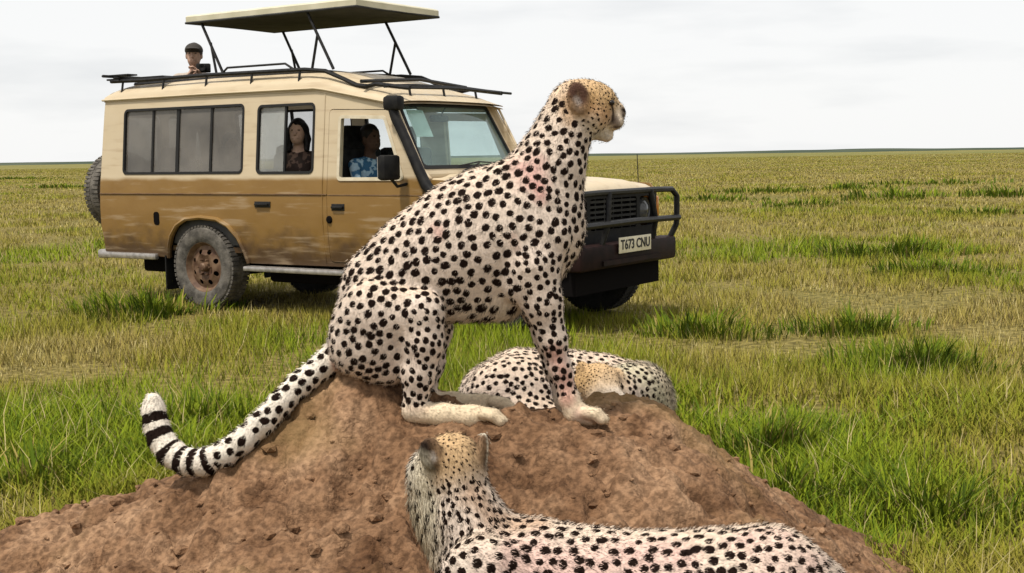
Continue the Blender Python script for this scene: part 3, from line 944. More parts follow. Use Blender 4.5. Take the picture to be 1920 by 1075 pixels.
    mesh_quads('fur', FV - base, FQ, PELT_FUR, o, dict(coat=col[rep] * jc, spot=np.clip(spot, 0, 3)[rep], bn=VN[rep]), tri=True)
    return o

def rotm(x, y):
    x = np.array(x, float); x /= np.linalg.norm(x); y = np.array(y, float); y -= x * (x @ y); y /= np.linalg.norm(y)
    return np.stack([x, y, np.cross(x, y)])

def orb(name, c, r, mat, parent):
    b = MB(); b.lathe([(max(1e-4, r * math.sin(math.pi * k / 8)), -r * math.cos(math.pi * k / 8)) for k in range(9)], 12, 'z', tuple(np.array(c) - np.array(parent.location)))
    return b.build(name, mat, parent)

RINGS = [(.615, .64), (.665, .69), (.715, .745), (.775, .81), (.845, .885), (.915, .955)]

# --- the sitting cheetah (profile, looking along +x)
YS = 3.75
def S(px, py, dy=0.0): return at(px, py, YS + dy)
def sr(r): return r * YS / FPX
def sitting():
    b = Body()
    T = lambda px, py, r, dy=0: (S(px, py, dy), sr(r))
    b.chain([T(697, 615, 74), T(735, 548, 90), T(800, 500, 102), T(880, 462, 120), T(955, 428, 122), T(1005, 390, 88)], k=.05, sq=.68, reg='torso')
    b.cone(*T(870, 545, 52), *T(940, 545, 52), k=.05, sq=.9, reg='belly')                       # full belly
    b.cone(*T(880, 560, 36), *T(945, 572, 26), k=.03, sq=.9, reg='belly')
    b.cone(*T(990, 470, 80), *T(1022, 440, 70), k=.05, sq=.72, reg='torso')                      # brisket
    b.chain([T(1002, 372, 84, .0), T(1030, 312, 64, .005), T(1055, 250, 49, .01), T(1070, 205, 44, .015)], k=.04, sq=.8, reg='neck')
    # shoulder blade and forelegs
    for s, dx in ((-1, 0), (1, -9)):
        y = .085 * s
        b.cone(*T(962 + dx, 352, 50, y * .62), *T(986 + dx, 440, 58, y * 1.0), k=.03, sq=.5, reg='torso')
        b.cone(*T(1022 + dx, 445, 46, y * .98), *T(985 + dx, 525, 46, y * 1.08), k=.025, sq=.6, reg='torso')
        b.chain([T(998 + dx, 500, 50, y), T(1016 + dx, 565, 36, y), T(1036 + dx, 635, 25, y * .95), T(1050 + dx, 690, 19.5, y * .9), T(1067 + dx, 748, 19, y * .9)], k=.025, sq=.85, reg='leg')
        b.chain([T(1067 + dx, 748, 19, y * .9), T(1078 + dx, 774, 20, y * .9), T(1104 + dx, 781, 18, y * .9)], k=.015, reg='foot')
        for q in range(4):
            oy = (-.027 + .018 * q)
            b.chain([T(1096 + dx, 774, 11, y * .9 + oy), T(1122 + dx - abs(q - 1.5) * 5, 777, 11.5, y * .9 + oy * 1.15), T(1134 + dx - abs(q - 1.5) * 5, 787, 10, y * .9 + oy * 1.2)], k=.003, reg='foot')
    # haunches and hind legs
    for s, dx, dz in ((-1, 0, 0), (1, 18, -22)):
        y = .105 * s
        b.ell(S(712 + dx, 620 + dz, y * .80), (sr(92), .064, sr(86)), k=.022, reg='haunch')
        b.cone(*T(705 + dx, 590 + dz, 66, y), *T(790 + dx, 588 + dz, 40, y * 1.2), k=.025, sq=.62, reg='haunch')
        b.cone(*T(690 + dx, 650 + dz, 58, y * .8), *T(722 + dx, 678 + dz, 40, y * .7), k=.05, sq=.7, reg='haunch')
        b.chain([T(790 + dx, 588 + dz, 38, y * 1.15), T(795 + dx, 640 + dz, 34, y * 1.15), T(786 + dx, 700 + dz, 28, y * 1.12), T(778 + dx, 758 + dz, 22, y * 1.1)], k=.03, sq=.85, reg='leg')
        b.chain([T(774 + dx, 774 + dz, 20, y * 1.1), T(830 + dx, 778 + dz, 20, y * 1.15), T(885 + dx, 781 + dz, 19, y * 1.2), T(915 + dx, 783 + dz, 19, y * 1.22)], k=.02, sq=.95, reg='foot')
        for q in range(4):
            oy = (-.027 + .018 * q)
            b.chain([T(905 + dx, 776 + dz, 11, y * 1.22 + oy), T(931 + dx - abs(q - 1.5) * 5, 779 + dz, 11.5, y * 1.22 + oy * 1.15), T(945 + dx - abs(q - 1.5) * 5, 790 + dz, 10, y * 1.22 + oy * 1.2)], k=.003, reg='foot')
    b.cone(*T(664, 655, 46), *T(735, 690, 34), k=.05, sq=1.2, reg='haunch')
    # head, turned a little away
    b.ell(S(1086, 197, .022), (sr(48), .068, sr(47)), k=.03, reg='head')
    b.ell(S(1112, 192, .030), (sr(42), .056, sr(38)), k=.025, reg='head')
    b.ell(S(1104, 222, .020), (sr(38), .062, sr(30)), k=.025, reg='cheek')
    b.cone(*T(1122, 212, 31, .034), *T(1148, 219, 22, .045), k=.02, sq=1.0, reg='muzzle')
    b.cone(*T(1132, 190, 24, .036), *T(1158, 206, 13, .048), k=.015, sq=.95, reg='head')       # nose bridge
    b.ell(S(1152, 229, .030), (sr(17), .026, sr(15)), k=.01, reg='muzzle')                     # whisker pads
    b.ell(S(1152, 229, .066), (sr(17), .024, sr(15)), k=.01, reg='muzzle')
    b.cone(*T(1110, 238, 24, .028), *T(1137, 254, 13, .042), k=.015, sq=1.0, reg='muzzle')     # lower jaw
    b.cone(*T(1164, 207, 7.5, .050), *T(1167, 215, 6.5, .050), k=.005, sq=1.7, reg='muzzle')
    # near ear, far ear
    er = rotm((.93, -.36, 0), (0, 0, 1))
    b.ell(S(1084, 184, -.050), (.032, .047, .013), rotm((.93, .22, .10), (-.10, .1, 1)), k=.012, reg='ear')
    b.ell(S(1087, 186, -.066), (.020, .032, .010), rotm((.93, .22, .10), (-.10, .1, 1)), k=.008, reg='ear', op='sub')
    b.ell(S(1094, 186, .088), (.028, .034, .011), rotm((.86, -.30, .10), (-.12, -.1, 1)), k=.012, reg='ear')
    tl = [T(640, 655, 27), T(612, 682, 25, -.02), T(560, 722, 23, -.07), T(525, 758, 22.5, -.10), T(490, 795, 22.5, -.13), T(455, 827, 22.5, -.15), T(420, 852, 23, -.16), T(385, 867, 23.5, -.155), T(350, 866, 24, -.14),
          T(321, 850, 24, -.12), T(302, 824, 23, -.10), T(292, 795, 22, -.08), T(288, 768, 20, -.07), T(287, 752, 15, -.07)]
    b.chain(tl, k=.015, reg='tail')
    def flow(V, reg):
        f = np.tile(np.array([-.62, 0, -.78]), (len(V), 1))
        lg = np.isin(reg, ['leg']); f[lg] = (.1, 0, -1)
        ft = np.isin(reg, ['foot']); f[ft] = (1, 0, -.2)
        hd = np.isin(reg, ['head', 'cheek', 'muzzle', 'ear']); f[hd] = (-1, -.2, -.25)
        ta = reg == 'tail'; f[ta] = (-.75, 0, -.5)
        return f
    DK = (.016, .010, .008); RED = (.46, .17, .14)
    pt = [([S(1108, 205, -.03), S(1132, 214, -.02)], .040, (.50, .27, .115), .75, .3), ([S(1112, 180, -.02), S(1138, 186, -.01)], .030, (.56, .35, .15), .6, .3),
          ([S(1168, 206, .03), S(1173, 212, .05), S(1168, 206, .07), S(1166, 217, .03), S(1166, 217, .07)], .012, DK, 1, .1),
          ([S(1154, 222, .0), S(1158, 236, .0)], .014, (.16, .11, .09), .75, .3), ([S(1120, 255, .0), S(1140, 262, .01)], .020, (.52, .49, .45), .8, .2),  # shade at nose and mouth painted dark into the coat; grey chin
          ([S(1150, 184, -.0), S(1156, 196, .0)], .006, DK, .85, .2), ([S(1098, 228, -.04), S(1112, 236, -.03)], .009, (.10, .06, .03), .7, .5), ([S(1104, 246, -.02), S(1116, 252, -.01)], .007, DK, .7, .5),                                   # nose
          ([S(1146, 194, -.005), S(1150, 210, .0), S(1150, 226, .0), S(1140, 243, .0)], .0065, DK, .95, .2),             # tear line
          ([S(1162, 236, .02), S(1145, 243, .0), S(1128, 243, -.02)], .006, (.05, .03, .025), .9, .2),                   # mouth
          ([S(1072, 176, -.06), S(1082, 160, -.06), S(1098, 172, -.06), S(1092, 186, -.06)], .020, (.070, .034, .026), .92, .3),
          ([S(1078, 205, -.05), S(1090, 208, -.05)], .012, (.05, .03, .02), .7, .3),
          ([S(1082, 186, -.064), S(1086, 192, -.064)], .011, (.36, .31, .28), .8, .2),
          ([S(985, 310, -.1), S(1000, 340, -.1), S(990, 300, -.1)], .050, (.62, .30, .27), .62, .5),
          ([S(1010, 355, -.1), S(1015, 375, -.1)], .022, (.60, .26, .23), .5, .5),
          ([S(1040, 660, -.1), S(1055, 700, -.1), S(1062, 745, -.1)], .028, (.60, .27, .21), .62, .6),
          ([S(1085, 775, -.1), S(1120, 785, -.1)], .022, (.66, .42, .34), .6, .4),
          ([S(815, 425, -.12), S(825, 440, -.12)], .020, RED, .45, .6),
          ([S(960, 440, -.12), S(970, 470, -.12)], .016, RED, .35, .6),
          ([S(628, 650, -.06), S(632, 690, -.06)], .020, (.50, .2, .16), .6, .5),
          ([S(770, 765, -.13), S(800, 770, -.13)], .016, (.50, .30, .18), .5, .5),
          ([S(1055, 190, -.05), S(1068, 225, -.05)], .025, (.50, .30, .15), .5, .4),
          ([S(287, 752, -.07), S(288, 762, -.07)], .022, (.62, .54, .42), .8, .2)]
    o = cheetah('cheetah', b, .0052, S(850, 800, 0), 'cheetah sitting upright on the mound in profile with its ringed tail stretched out', flow, pt,
                tail=[t[0] for t in tl], nfur=95000, seed=4)
    orb('eye', S(1147, 193, -.012), .0085, BLACK_GLOSS, o)
    return o

# --- the cheetah lying in front, seen from behind
YF = 2.80
def Fp(px, py, dy=0.0): return at(px, py, YF + dy)
def fr_(r): return r * YF / FPX
def lying_front():
    b = Body()
    T = lambda px, py, r, dy=0: (Fp(px, py, dy), fr_(r))
    b.chain([T(920, 1078, 88, .03), T(1010, 1085, 104, .02), T(1120, 1100, 104, 0), T(1240, 1110, 108, -.01), T(1350, 1106, 108, -.02), T(1440, 1095, 102, -.02), T(1520, 1125, 84, -.02)], k=.05, sq=.95, reg='torso')
    b.cone(*T(960, 1040, 64, .05), *T(1010, 1075, 80, .0), k=.05, reg='torso')
    b.cone(*T(905, 1080, 78, -.08), *T(960, 1170, 50, -.1), k=.05, sq=.7, reg='torso')
    b.ell(Fp(1445, 1120, -.08), (fr_(115), .07, fr_(105)), k=.06, reg='haunch')
    b.cone(*T(1400, 1190, 60, -.13), *T(1300, 1225, 40, -.17), k=.04, reg='haunch')
    b.chain([T(1300, 1225, 38, -.17), T(1420, 1235, 28, -.2), T(1330, 1245, 24, -.24), T(1270, 1248, 20, -.26)], k=.03, reg='leg')
    b.chain([T(925, 1160, 46, -.08), T(930, 1215, 34, -.1), T(830, 1225, 27, -.08), T(740, 1222, 24, -.05)], k=.03, reg='leg')
    b.chain([T(925, 1130, 46, .12), T(920, 1190, 34, .13), T(820, 1195, 27, .14), T(735, 1185, 24, .15)], k=.03, reg='leg')
    b.chain([T(1530, 1140, 34, -.02), T(1600, 1190, 24, 0), T(1700, 1230, 22, .05), T(1800, 1245, 22, .1)], k=.03, reg='tail')
    b.chain([T(915, 1060, 84, .04), T(893, 1005, 66, .05), T(872, 955, 55, .05), T(858, 910, 50, .05)], k=.045, sq=.95, reg='neck')
    b.chain([T(835, 1040, 30, .06), T(826, 985, 38, .08), T(816, 940, 42, .09), T(808, 905, 36, .08)], k=.04, reg='ruff')
    # head facing away to the side
    b.ell(Fp(848, 866, .06), (fr_(58), .068, fr_(56)), k=.03, reg='head')
    b.ell(Fp(806, 885, .085), (fr_(42), .05, fr_(44)), k=.03, reg='cheek')
    b.ell(Fp(872, 882, .085), (fr_(36), .05, fr_(36)), k=.03, reg='cheek')
    b.cone(*T(815, 876, 38, .13), *T(790, 888, 24, .20), k=.03, reg='muzzle')
    b.ell(Fp(806, 850, .005), (.027, .036, .012), rotm((.93, -.30, .0), (-.10, .15, 1)), k=.012, reg='ear')
    b.ell(Fp(806, 852, -.010), (.014, .020, .008), rotm((.93, -.30, .0), (-.10, .15, 1)), k=.006, reg='ear', op='sub')
    b.ell(Fp(905, 846, .05), (.030, .043, .011), rotm((.25, .95, .0), (.08, .0, 1)), k=.012, reg='ear')
    def flow(V, reg):
        f = np.tile(np.array([1, 0, -.25]), (len(V), 1))
        nk = np.isin(reg, ['neck', 'head', 'cheek', 'ruff', 'ear']); f[nk] = (.35, -.3, -1)
        lg = np.isin(reg, ['leg']); f[lg] = (-1, 0, -.1)
        return f
    DK = (.016, .011, .009)
    pt = [([Fp(794, 838, 0), Fp(792, 862, 0), Fp(804, 876, 0)], .022, DK, .97, .3), ([Fp(809, 852, -.01), Fp(813, 860, -.01)], .008, (.34, .31, .28), .85, .3), ([Fp(822, 840, .01), Fp(822, 868, .01)], .008, DK, .9, .3),
          ([Fp(820, 846, 0), Fp(821, 866, 0)], .006, DK, .9, .2),
          ([Fp(897, 838, .05), Fp(902, 852, .04), Fp(905, 872, .045)], .013, DK, .97, .15), ([Fp(903, 815, .05), Fp(912, 812, .05), Fp(917, 835, .05), Fp(917, 868, .05)], .009, (.66, .60, .48), .9, .2),
          ([Fp(780, 868, .02), Fp(790, 905, .03), Fp(810, 960, .03), Fp(826, 1000, .03)], .035, (.68, .61, .46), .75, .4),
          ([Fp(1000, 1040, -.1), Fp(960, 1070, -.1), Fp(1250, 1050, -.12)], .075, (.66, .39, .35), .55, .7),
          ([Fp(1420, 1040, -.1), Fp(1500, 1070, -.1)], .065, (.66, .40, .36), .5, .7),
          ([Fp(880, 930, 0), Fp(905, 960, 0), Fp(950, 975, 0), Fp(1005, 990, 0)], .035, (.42, .25, .15), .6, .6)]
    o = cheetah('cheetah', b, .0058, Fp(1150, 1230, 0), 'cheetah lying with its back turned below the sitting one, ears up', flow, pt, nfur=95000, seed=9, spot_scale=.92, spacing=dict(neck=.0185, head=.0135, ruff=.03, cheek=.03))
    return o

# --- the cheetah curled up behind the mound's crest
YB = 4.33
def Bp(px, py, dy=0.0): return at(px, py, YB + dy)
def br(r): return r * YB / FPX
def lying_back():
    b = Body()
    T = lambda px, py, r, dy=0: (Bp(px, py, dy), br(r))
    b.chain([T(925, 745, 66, .02), T(975, 736, 78, .02), T(1050, 736, 78, .05), T(1120, 742, 76, .08), T(1185, 754, 74, .05)], k=.05, sq=.95, reg='torso')
    b.ell(Bp(955, 745, -.08), (br(82), .09, br(72)), k=.05, reg='haunch')
    b.cone(*T(985, 790, 48, -.14), *T(1060, 800, 36, -.16), k=.04, reg='haunch')
    b.ell(Bp(1205, 752, .0), (br(56), .11, br(66)), k=.05, reg='ruff')
    b.cone(*T(1205, 735, 44, -.03), *T(1240, 795, 22, -.03), k=.04, reg='ruff')
    b.chain([T(1175, 735, 54, -.06), T(1150, 738, 46, -.12)], k=.04, reg='neck')
    b.ell(Bp(1120, 722, -.17), (br(45), .062, br(40)), k=.016, reg='head')
    b.cone(*T(1130, 738, 31, -.20), *T(1160, 756, 19, -.24), k=.015, reg='muzzle')
    b.ell(Bp(1158, 706, -.16), (.026, .011, .030), rotm((.9, -.3, .1), (.3, .95, 0)), k=.008, reg='head')
    b.ell(Bp(1092, 692, -.17), (.024, .011, .026), rotm((.9, .3, .1), (-.3, .95, 0)), k=.008, reg='head')
    b.chain([T(1230, 790, 24, -.05), T(1246, 812, 20, -.06), T(1220, 832, 18, -.08)], k=.02, reg='leg')
    b.chain([T(1060, 800, 34, -.16), T(985, 825, 24, -.2), T(1060, 835, 19, -.22)], k=.02, reg='leg')
    b.chain([T(880, 760, 26, .05), T(860, 800, 18, .05), T(900, 835, 16, -.1)], k=.03, reg='tail')
    def flow(V, reg):
        f = np.tile(np.array([-.8, 0, -.5]), (len(V), 1)); return f
    DK = (.016, .011, .009)
    pt = [([Bp(1156, 706, -.18), Bp(1162, 716, -.18)], .012, DK, .9, .3), ([Bp(1088, 690, -.19), Bp(1096, 694, -.19)], .010, (.08, .05, .03), .8, .3),
          ([Bp(1128, 728, -.24), Bp(1140, 736, -.24)], .006, DK, .8, .2), ([Bp(1157, 754, -.26), Bp(1165, 758, -.26)], .009, DK, .8, .2),
          ([Bp(1095, 715, -.2), Bp(1130, 725, -.2)], .04, (.50, .31, .12), .6, .3),
          ([Bp(1180, 690, -.1), Bp(1200, 720, -.1), Bp(1230, 760, -.1)], .06, (.60, .56, .38), .7, .4),
          ([Bp(1045, 700, -.1), Bp(1040, 740, -.1)], .03, (.62, .55, .50), .7, .4)]
    o = cheetah('cheetah', b, .0062, Bp(1060, 820, 0), 'cheetah curled up asleep behind the forelegs of the sitting one', flow, pt, nfur=60000, seed=15, spot_scale=.84)
    return o
# ------------------------------------------------------------------ safari vehicle (local frame: x forward, y towards its left, z up, rear axle at x = 0)
def paint_material(name='sand_paint', split=1.14):
    m, t, b = node_mat(name); k = t.links.new
    b.inputs['Roughness'].default_value = 0.42; b.inputs['Specular IOR Level'].default_value = 0.35
    tcn = t.nodes.new('ShaderNodeTexCoord'); sep = t.nodes.new('ShaderNodeSeparateXYZ'); k(tcn.outputs['Object'], sep.inputs[0])
    def noise(s, d=5, st=(1, 1, 1)):
        mpn = t.nodes.new('ShaderNodeMapping'); mpn.inputs['Scale'].default_value = st
        n = t.nodes.new('ShaderNodeTexNoise'); n.inputs['Scale'].default_value = s; n.inputs['Detail'].default_value = d
        k(tcn.outputs['Object'], mpn.inputs[0]); k(mpn.outputs[0], n.inputs['Vector']); return n.outputs['Fac']
    def mth(op, a, bb):
        n = t.nodes.new('ShaderNodeMath'); n.operation = op
        for i, q in enumerate((a, bb)):
            if isinstance(q, (int, float)): n.inputs[i].default_value = q
            else: k(q, n.inputs[i])
        return n.outputs[0]
    def mapr(v, a, bb, c, d):
        n = t.nodes.new('ShaderNodeMapRange'); n.inputs[1].default_value = a; n.inputs[2].default_value = bb; n.inputs[3].default_value = c; n.inputs[4].default_value = d
        n.interpolation_type = 'SMOOTHSTEP'; k(v, n.inputs[0]); return n.outputs[0]
    def mix(f, a, bb):
        n = t.nodes.new('ShaderNodeMix'); n.data_type = 'RGBA'
        k(f, n.inputs[0])
        for i, q in ((6, a), (7, bb)):
            if isinstance(q, tuple): n.inputs[i].default_value = (*q, 1)
            else: k(q, n.inputs[i])
        return n.outputs[2]
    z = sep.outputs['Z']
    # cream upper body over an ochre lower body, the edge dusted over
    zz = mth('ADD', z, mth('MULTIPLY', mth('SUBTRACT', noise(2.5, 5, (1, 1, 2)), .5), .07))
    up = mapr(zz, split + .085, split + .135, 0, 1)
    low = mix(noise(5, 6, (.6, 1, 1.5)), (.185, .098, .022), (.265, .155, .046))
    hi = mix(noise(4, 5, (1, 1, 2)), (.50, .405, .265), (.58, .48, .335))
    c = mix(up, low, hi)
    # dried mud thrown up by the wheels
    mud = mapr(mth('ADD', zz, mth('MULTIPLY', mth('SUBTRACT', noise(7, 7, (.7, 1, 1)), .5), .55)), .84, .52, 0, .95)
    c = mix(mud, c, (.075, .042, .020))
    # dusty pale scuffs
    sc = mapr(noise(9, 8, (.25, 1, 2.2)), .52, .72, 0, .55)
    c = mix(sc, c, (.40, .30, .19))
    k(c, b.inputs['Base Color'])
    k(mapr(noise(12, 5), .3, .7, .34, .62), b.inputs['Roughness'])
    return m
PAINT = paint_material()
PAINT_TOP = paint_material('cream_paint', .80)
BLACK = simple('black_metal', (.009, .009, .010), (.02, .019, .018), rough=.45, scale=30, spec=.2)
BLACKP = simple('black_plastic', (.008, .008, .009), (.018, .017, .016), rough=.6, scale=14, spec=.15)
RUBBER = simple('window_rubber', (.012, .012, .012), rough=.7)
TYRE = simple('dusty_tyre', (.06, .054, .046), (.15, .135, .115), rough=.9, scale=14, bump=.4, bscale=80)
TYRE_D = simple('dark_tyre', (.012, .012, .012), (.03, .028, .026), rough=.9, scale=14, bump=.4, bscale=80)
RIM = simple('rusty_rim', (.075, .036, .020), (.20, .125, .075), rough=.6, scale=10, metal=.1)
DARKHOLE = simple('dark_recess', (.006, .005, .005), rough=.9, spec=.05)
STEEL = simple('worn_steel', (.30, .28, .26), (.46, .43, .40), rough=.38, scale=20, metal=.6)
LINING = simple('grey_lining', (.05, .05, .05), (.09, .085, .08), rough=.9, scale=6)
SEATF = simple('seat_cloth', (.10, .085, .07), (.20, .17, .13), rough=.9, scale=12)
CANVAS = simple('roof_panel_cream', (.50, .47, .34), (.60, .56, .43), rough=.55, scale=5)
UNDER = simple('roof_panel_lining', (.03, .03, .03), (.05, .05, .048), rough=.9, scale=5)
TINT = glass('tinted_dusty_glass', (.66, .66, .64), .36, (.27, .245, .215))
HAZY = glass('milky_glass', (.80, .80, .78), .30, (.50, .50, .47))
LIGHT_TINT = glass('light_tinted_glass', (.85, .85, .85), .10, (.40, .40, .38))
CLEAR = glass('clear_glass', (.93, .95, .95), .03, (.5, .5, .5))
WSCR = glass('windscreen_glass', (.82, .92, .91), .10, (.45, .60, .57))
PAPER = simple('white_paper', (.68, .70, .66), (.78, .79, .75), rough=.8, scale=5)
PLATE = simple('plate_cream', (.62, .56, .40), (.72, .66, .50), rough=.5, scale=30)
INK = simple('plate_ink', (.02, .02, .02), rough=.6)
LAMP = simple('headlamp_glass', (.05, .05, .05), (.09, .09, .088), rough=.08, scale=30)
AMBER = simple('amber_lens', (.55, .20, .03), (.65, .26, .05), rough=.15, scale=20)
REDL = simple('red_lens', (.35, .02, .02), rough=.2)
CURTAIN = simple('pale_curtain', (.32, .29, .25), (.44, .40, .35), rough=.95, scale=3)

_PZ = [.40, .50, .62, .85, 1.02, 1.09, 1.12, 1.2, 1.3, 1.9, 2.05, 2.2]
_PY = [.790, .812, .830, .846, .846, .838, .842, .836, .824, .768, .748, .735]
def SY(z): return float(np.interp(z, _PZ, _PY))
def side_map(sgn):
    """panel coordinates (x, z) on the bowed body side"""
    def f(x, z):
        taper = max(0, x - 3.0) * .035
        return ((x, sgn * (SY(z) - taper), z), (0, -sgn, 0))
    return f

car = empty('safari_vehicle', CAR_ORIGIN, CAR_YAW)
tag(car, 'dusty tan safari four wheel drive parked in the grass with its roof panel raised', 'safari vehicle')

ARCH_R = [(.58, .46), (.555, .56), (.48, .70), (.36, .81), (.22, .868), (0, .885), (-.20, .868), (-.34, .80), (-.43, .70), (-.48, .58), (-.50, .48)]
WIN1 = rrect(-1.12, .555, 1.295, 1.945, .055)
WIN2 = rrect(.725, 1.435, 1.29, 1.925, .055)
DOOR = rpoly([(1.60, .50), (2.66, .50), (2.68, 1.19), (2.585, 1.30), (2.29, 1.835), (1.60, 1.86)], .05)
DWIN = rpoly([(1.735, 1.245), (2.455, 1.245), (2.235, 1.765), (1.735, 1.785)], .03)
SIDE = [(-1.43, .52), (-1.46, .80), (-1.46, 1.10), (-1.42, 2.05), (1.42, 2.05), (1.50, 2.045), (2.25, 1.905), (2.33, 1.885), (2.66, 1.31), (2.74, 1.245), (2.74, .47)] + ARCH_R
body = MB()
for sg in (-1, 1):
    body.panel(SIDE, [WIN1, WIN2, DOOR], side_map(sg), .035, .11)
# rear wall with its window opening, floor, firewall
def rear_map(y, z): return ((-1.452 + (.03 if z > 1.2 else 0) * (z - 1.2), y * SY(z) / .846, z), (1, 0, 0))
body.panel([(-.84, .52), (.84, .52), (.84, 2.05), (-.84, 2.05)], [rrect(-.70, -.05, 1.3, 1.9, .06), rrect(.05, .70, 1.3, 1.9, .06)], rear_map, .03, .16)
body.box(-1.40, 2.70, -.78, .78, .55, .60)
body.box(2.66, 2.70, -.76, .76, .60, 1.28)
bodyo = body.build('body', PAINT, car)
lin = MB()
for sg in (-1, 1):
    lin.panel([(-1.38, .62), (1.55, .62), (1.55, 1.26), (-1.38, 1.26)], [], lambda x, z, s=sg: ((x, s * (SY(z) - .05), z), (0, -s, 0)), .01, .3)
lin.box(-1.38, 2.6, -.74, .74, .602, .615)
lin.build('cabin_lining', LINING, car)
# swage line along the belt, pressed
sw = MB()
for sg in (-1, 1):
    sw.tube([(-1.455, sg * (SY(1.105) + .001), 1.105), (1.6, sg * (SY(1.105) + .001), 1.105)], .0085, 6)
    sw.tube([(1.61, sg * (SY(1.105) + .001), 1.10), (2.65, sg * (SY(1.105) + .001), 1.10)], .0085, 6)
sw.build('belt_moulding', simple('moulding_brown', (.09, .045, .018), (.14, .08, .03), rough=.6, scale=12), car)

# roof: lofted shell with a hatch opening
def roof_section(x):
    zd = float(np.interp(x, [-1.45, 1.42, 2.25, 2.42], [2.05, 2.05, 1.905, 1.885]))
    zt = float(np.interp(x, [-1.46, -1.40, -1.25, 0, 1.25, 1.55, 1.95, 2.25, 2.40], [2.10, 2.17, 2.22, 2.245, 2.235, 2.19, 2.075, 1.995, 1.915]))
    return zd, zt
xsr = [-1.46, -1.43, -1.38, -1.30, -1.22, -1.1, -.8, -.4, 0, .4, .8, 1.1, 1.3, 1.42, 1.52, 1.62, 1.75, 1.9, 2.05, 2.2, 2.32, 2.38, 2.41]
tt = [-1, -.985, -.95, -.90, -.82, -.70, -.5, -.25, 0, .25, .5, .70, .82, .90, .95, .985, 1]
rv, rf = [], []
for x in xsr:
    zd, zt = roof_section(x); hw = SY(zd) + .012 - (.05 if x < -1.45 else 0)
    for t in tt:
        e = (1 - abs(t) ** 3.4) ** (1 / 2.2)
        rv.append((x, t * hw, zd + (zt - zd) * e))
nt_ = len(tt)
for i in range(len(xsr) - 1):
    for j in range(nt_ - 1):
        if -1.22 <= xsr[i] < 1.3 and 5 <= j <= 10: continue       # the hatch
        rf.append((i * nt_ + j, (i + 1) * nt_ + j, (i + 1) * nt_ + j + 1, i * nt_ + j + 1))
rm = MB(); rm.add(rv, rf)
rm.add([(x, y, z - .025) for x, y, z in rv], [tuple(reversed(f)) for f in rf])
roofo = rm.build('roof', PAINT, car, fix=False)
lip = MB()
hy = .70 * SY(2.05)
lip.tube([(-1.22, -hy, 2.205), (1.30, -hy, 2.215), (1.30, hy, 2.215), (-1.22, hy, 2.205)], .022, 6, closed=True)
lip.build('hatch_rim', BLACK, roofo)
dr = MB()
for sg in (-1, 1):
    dr.tube([(-1.45, sg * .765, 2.045), (0, sg * .768, 2.052), (1.42, sg * .768, 2.048), (1.55, sg * .768, 2.03), (2.25, sg * .792, 1.90), (2.36, sg * .78, 1.865), (2.62, sg * .80, 1.38)], .011, 6)
dr.tube([(-1.455, -.76, 2.045), (-1.455, .76, 2.045)], .011, 6)
dr.build('drip_rail', PAINT, car)

# side windows
def side_window(poly, sgn, dividers, mat, extra=None):
    e = MB()
    def fm(x, z): return ((x, sgn * (SY(z) + .006), z), (0, -sgn, 0))
    e.panel(poly, [inset(poly, .024)], fm, .03, .2)
    fr = e.build('window', RUBBER, car)
    xs0, xs1 = min(p[0] for p in poly) + .022, max(p[0] for p in poly) - .022
    z0, z1 = min(p[1] for p in poly) + .022, max(p[1] for p in poly) - .022
    cuts = [xs0] + [d for d, w in dividers] + [xs1]
    for i, (a, b) in enumerate(zip(cuts[:-1], cuts[1:])):
        pm, dy = (mat[i] if isinstance(mat, list) else mat), .016
        if pm is None: pm, a, b, dy = CLEAR, cuts[0] + .02, cuts[1], .028
        g = MB(); g.panel([(a + .004, z0), (b - .004, z0), (b - .004, z1), (a + .004, z1)], [], lambda x, z: ((x, sgn * (SY(z) - dy), z), (0, -sgn, 0)), .004, .4)
        g.build('pane', pm, fr)
    for d, w in dividers:
        g = MB(); g.panel([(d - w, z0 - .01), (d + w, z0 - .01), (d + w, z1 + .01), (d - w, z1 + .01)], [], lambda x, z: ((x, sgn * (SY(z) - .004), z), (0, -sgn, 0)), .022, .4)
        g.build('divider', RUBBER, fr)
    return fr
side_window(WIN1, -1, [(-.70, .013), (-.345, .020), (.115, .014)], TINT)
side_window(WIN2, -1, [(1.07, .011)], [HAZY, None])        # the front half stands open, its pane slid back
side_window(WIN1, 1, [(-.28, .015), (.2, .013)], LIGHT_TINT)
side_window(WIN2, 1, [(1.07, .011)], CLEAR)
for y0, y1 in ((-.70, -.05), (.05, .70)):
    g = MB(); g.panel(rrect(y0, y1, 1.3, 1.9, .06), [inset(rrect(y0, y1, 1.3, 1.9, .06), .022)], lambda y, z: ((-1.46, y, z), (1, 0, 0)), .03, .2)
    w = g.build('rear_window', RUBBER, car)
    g = MB(); g.panel(inset(rrect(y0, y1, 1.3, 1.9, .06), .02), [], lambda y, z: ((-1.45, y, z), (1, 0, 0)), .004, .4); g.build('pane', TINT, w)

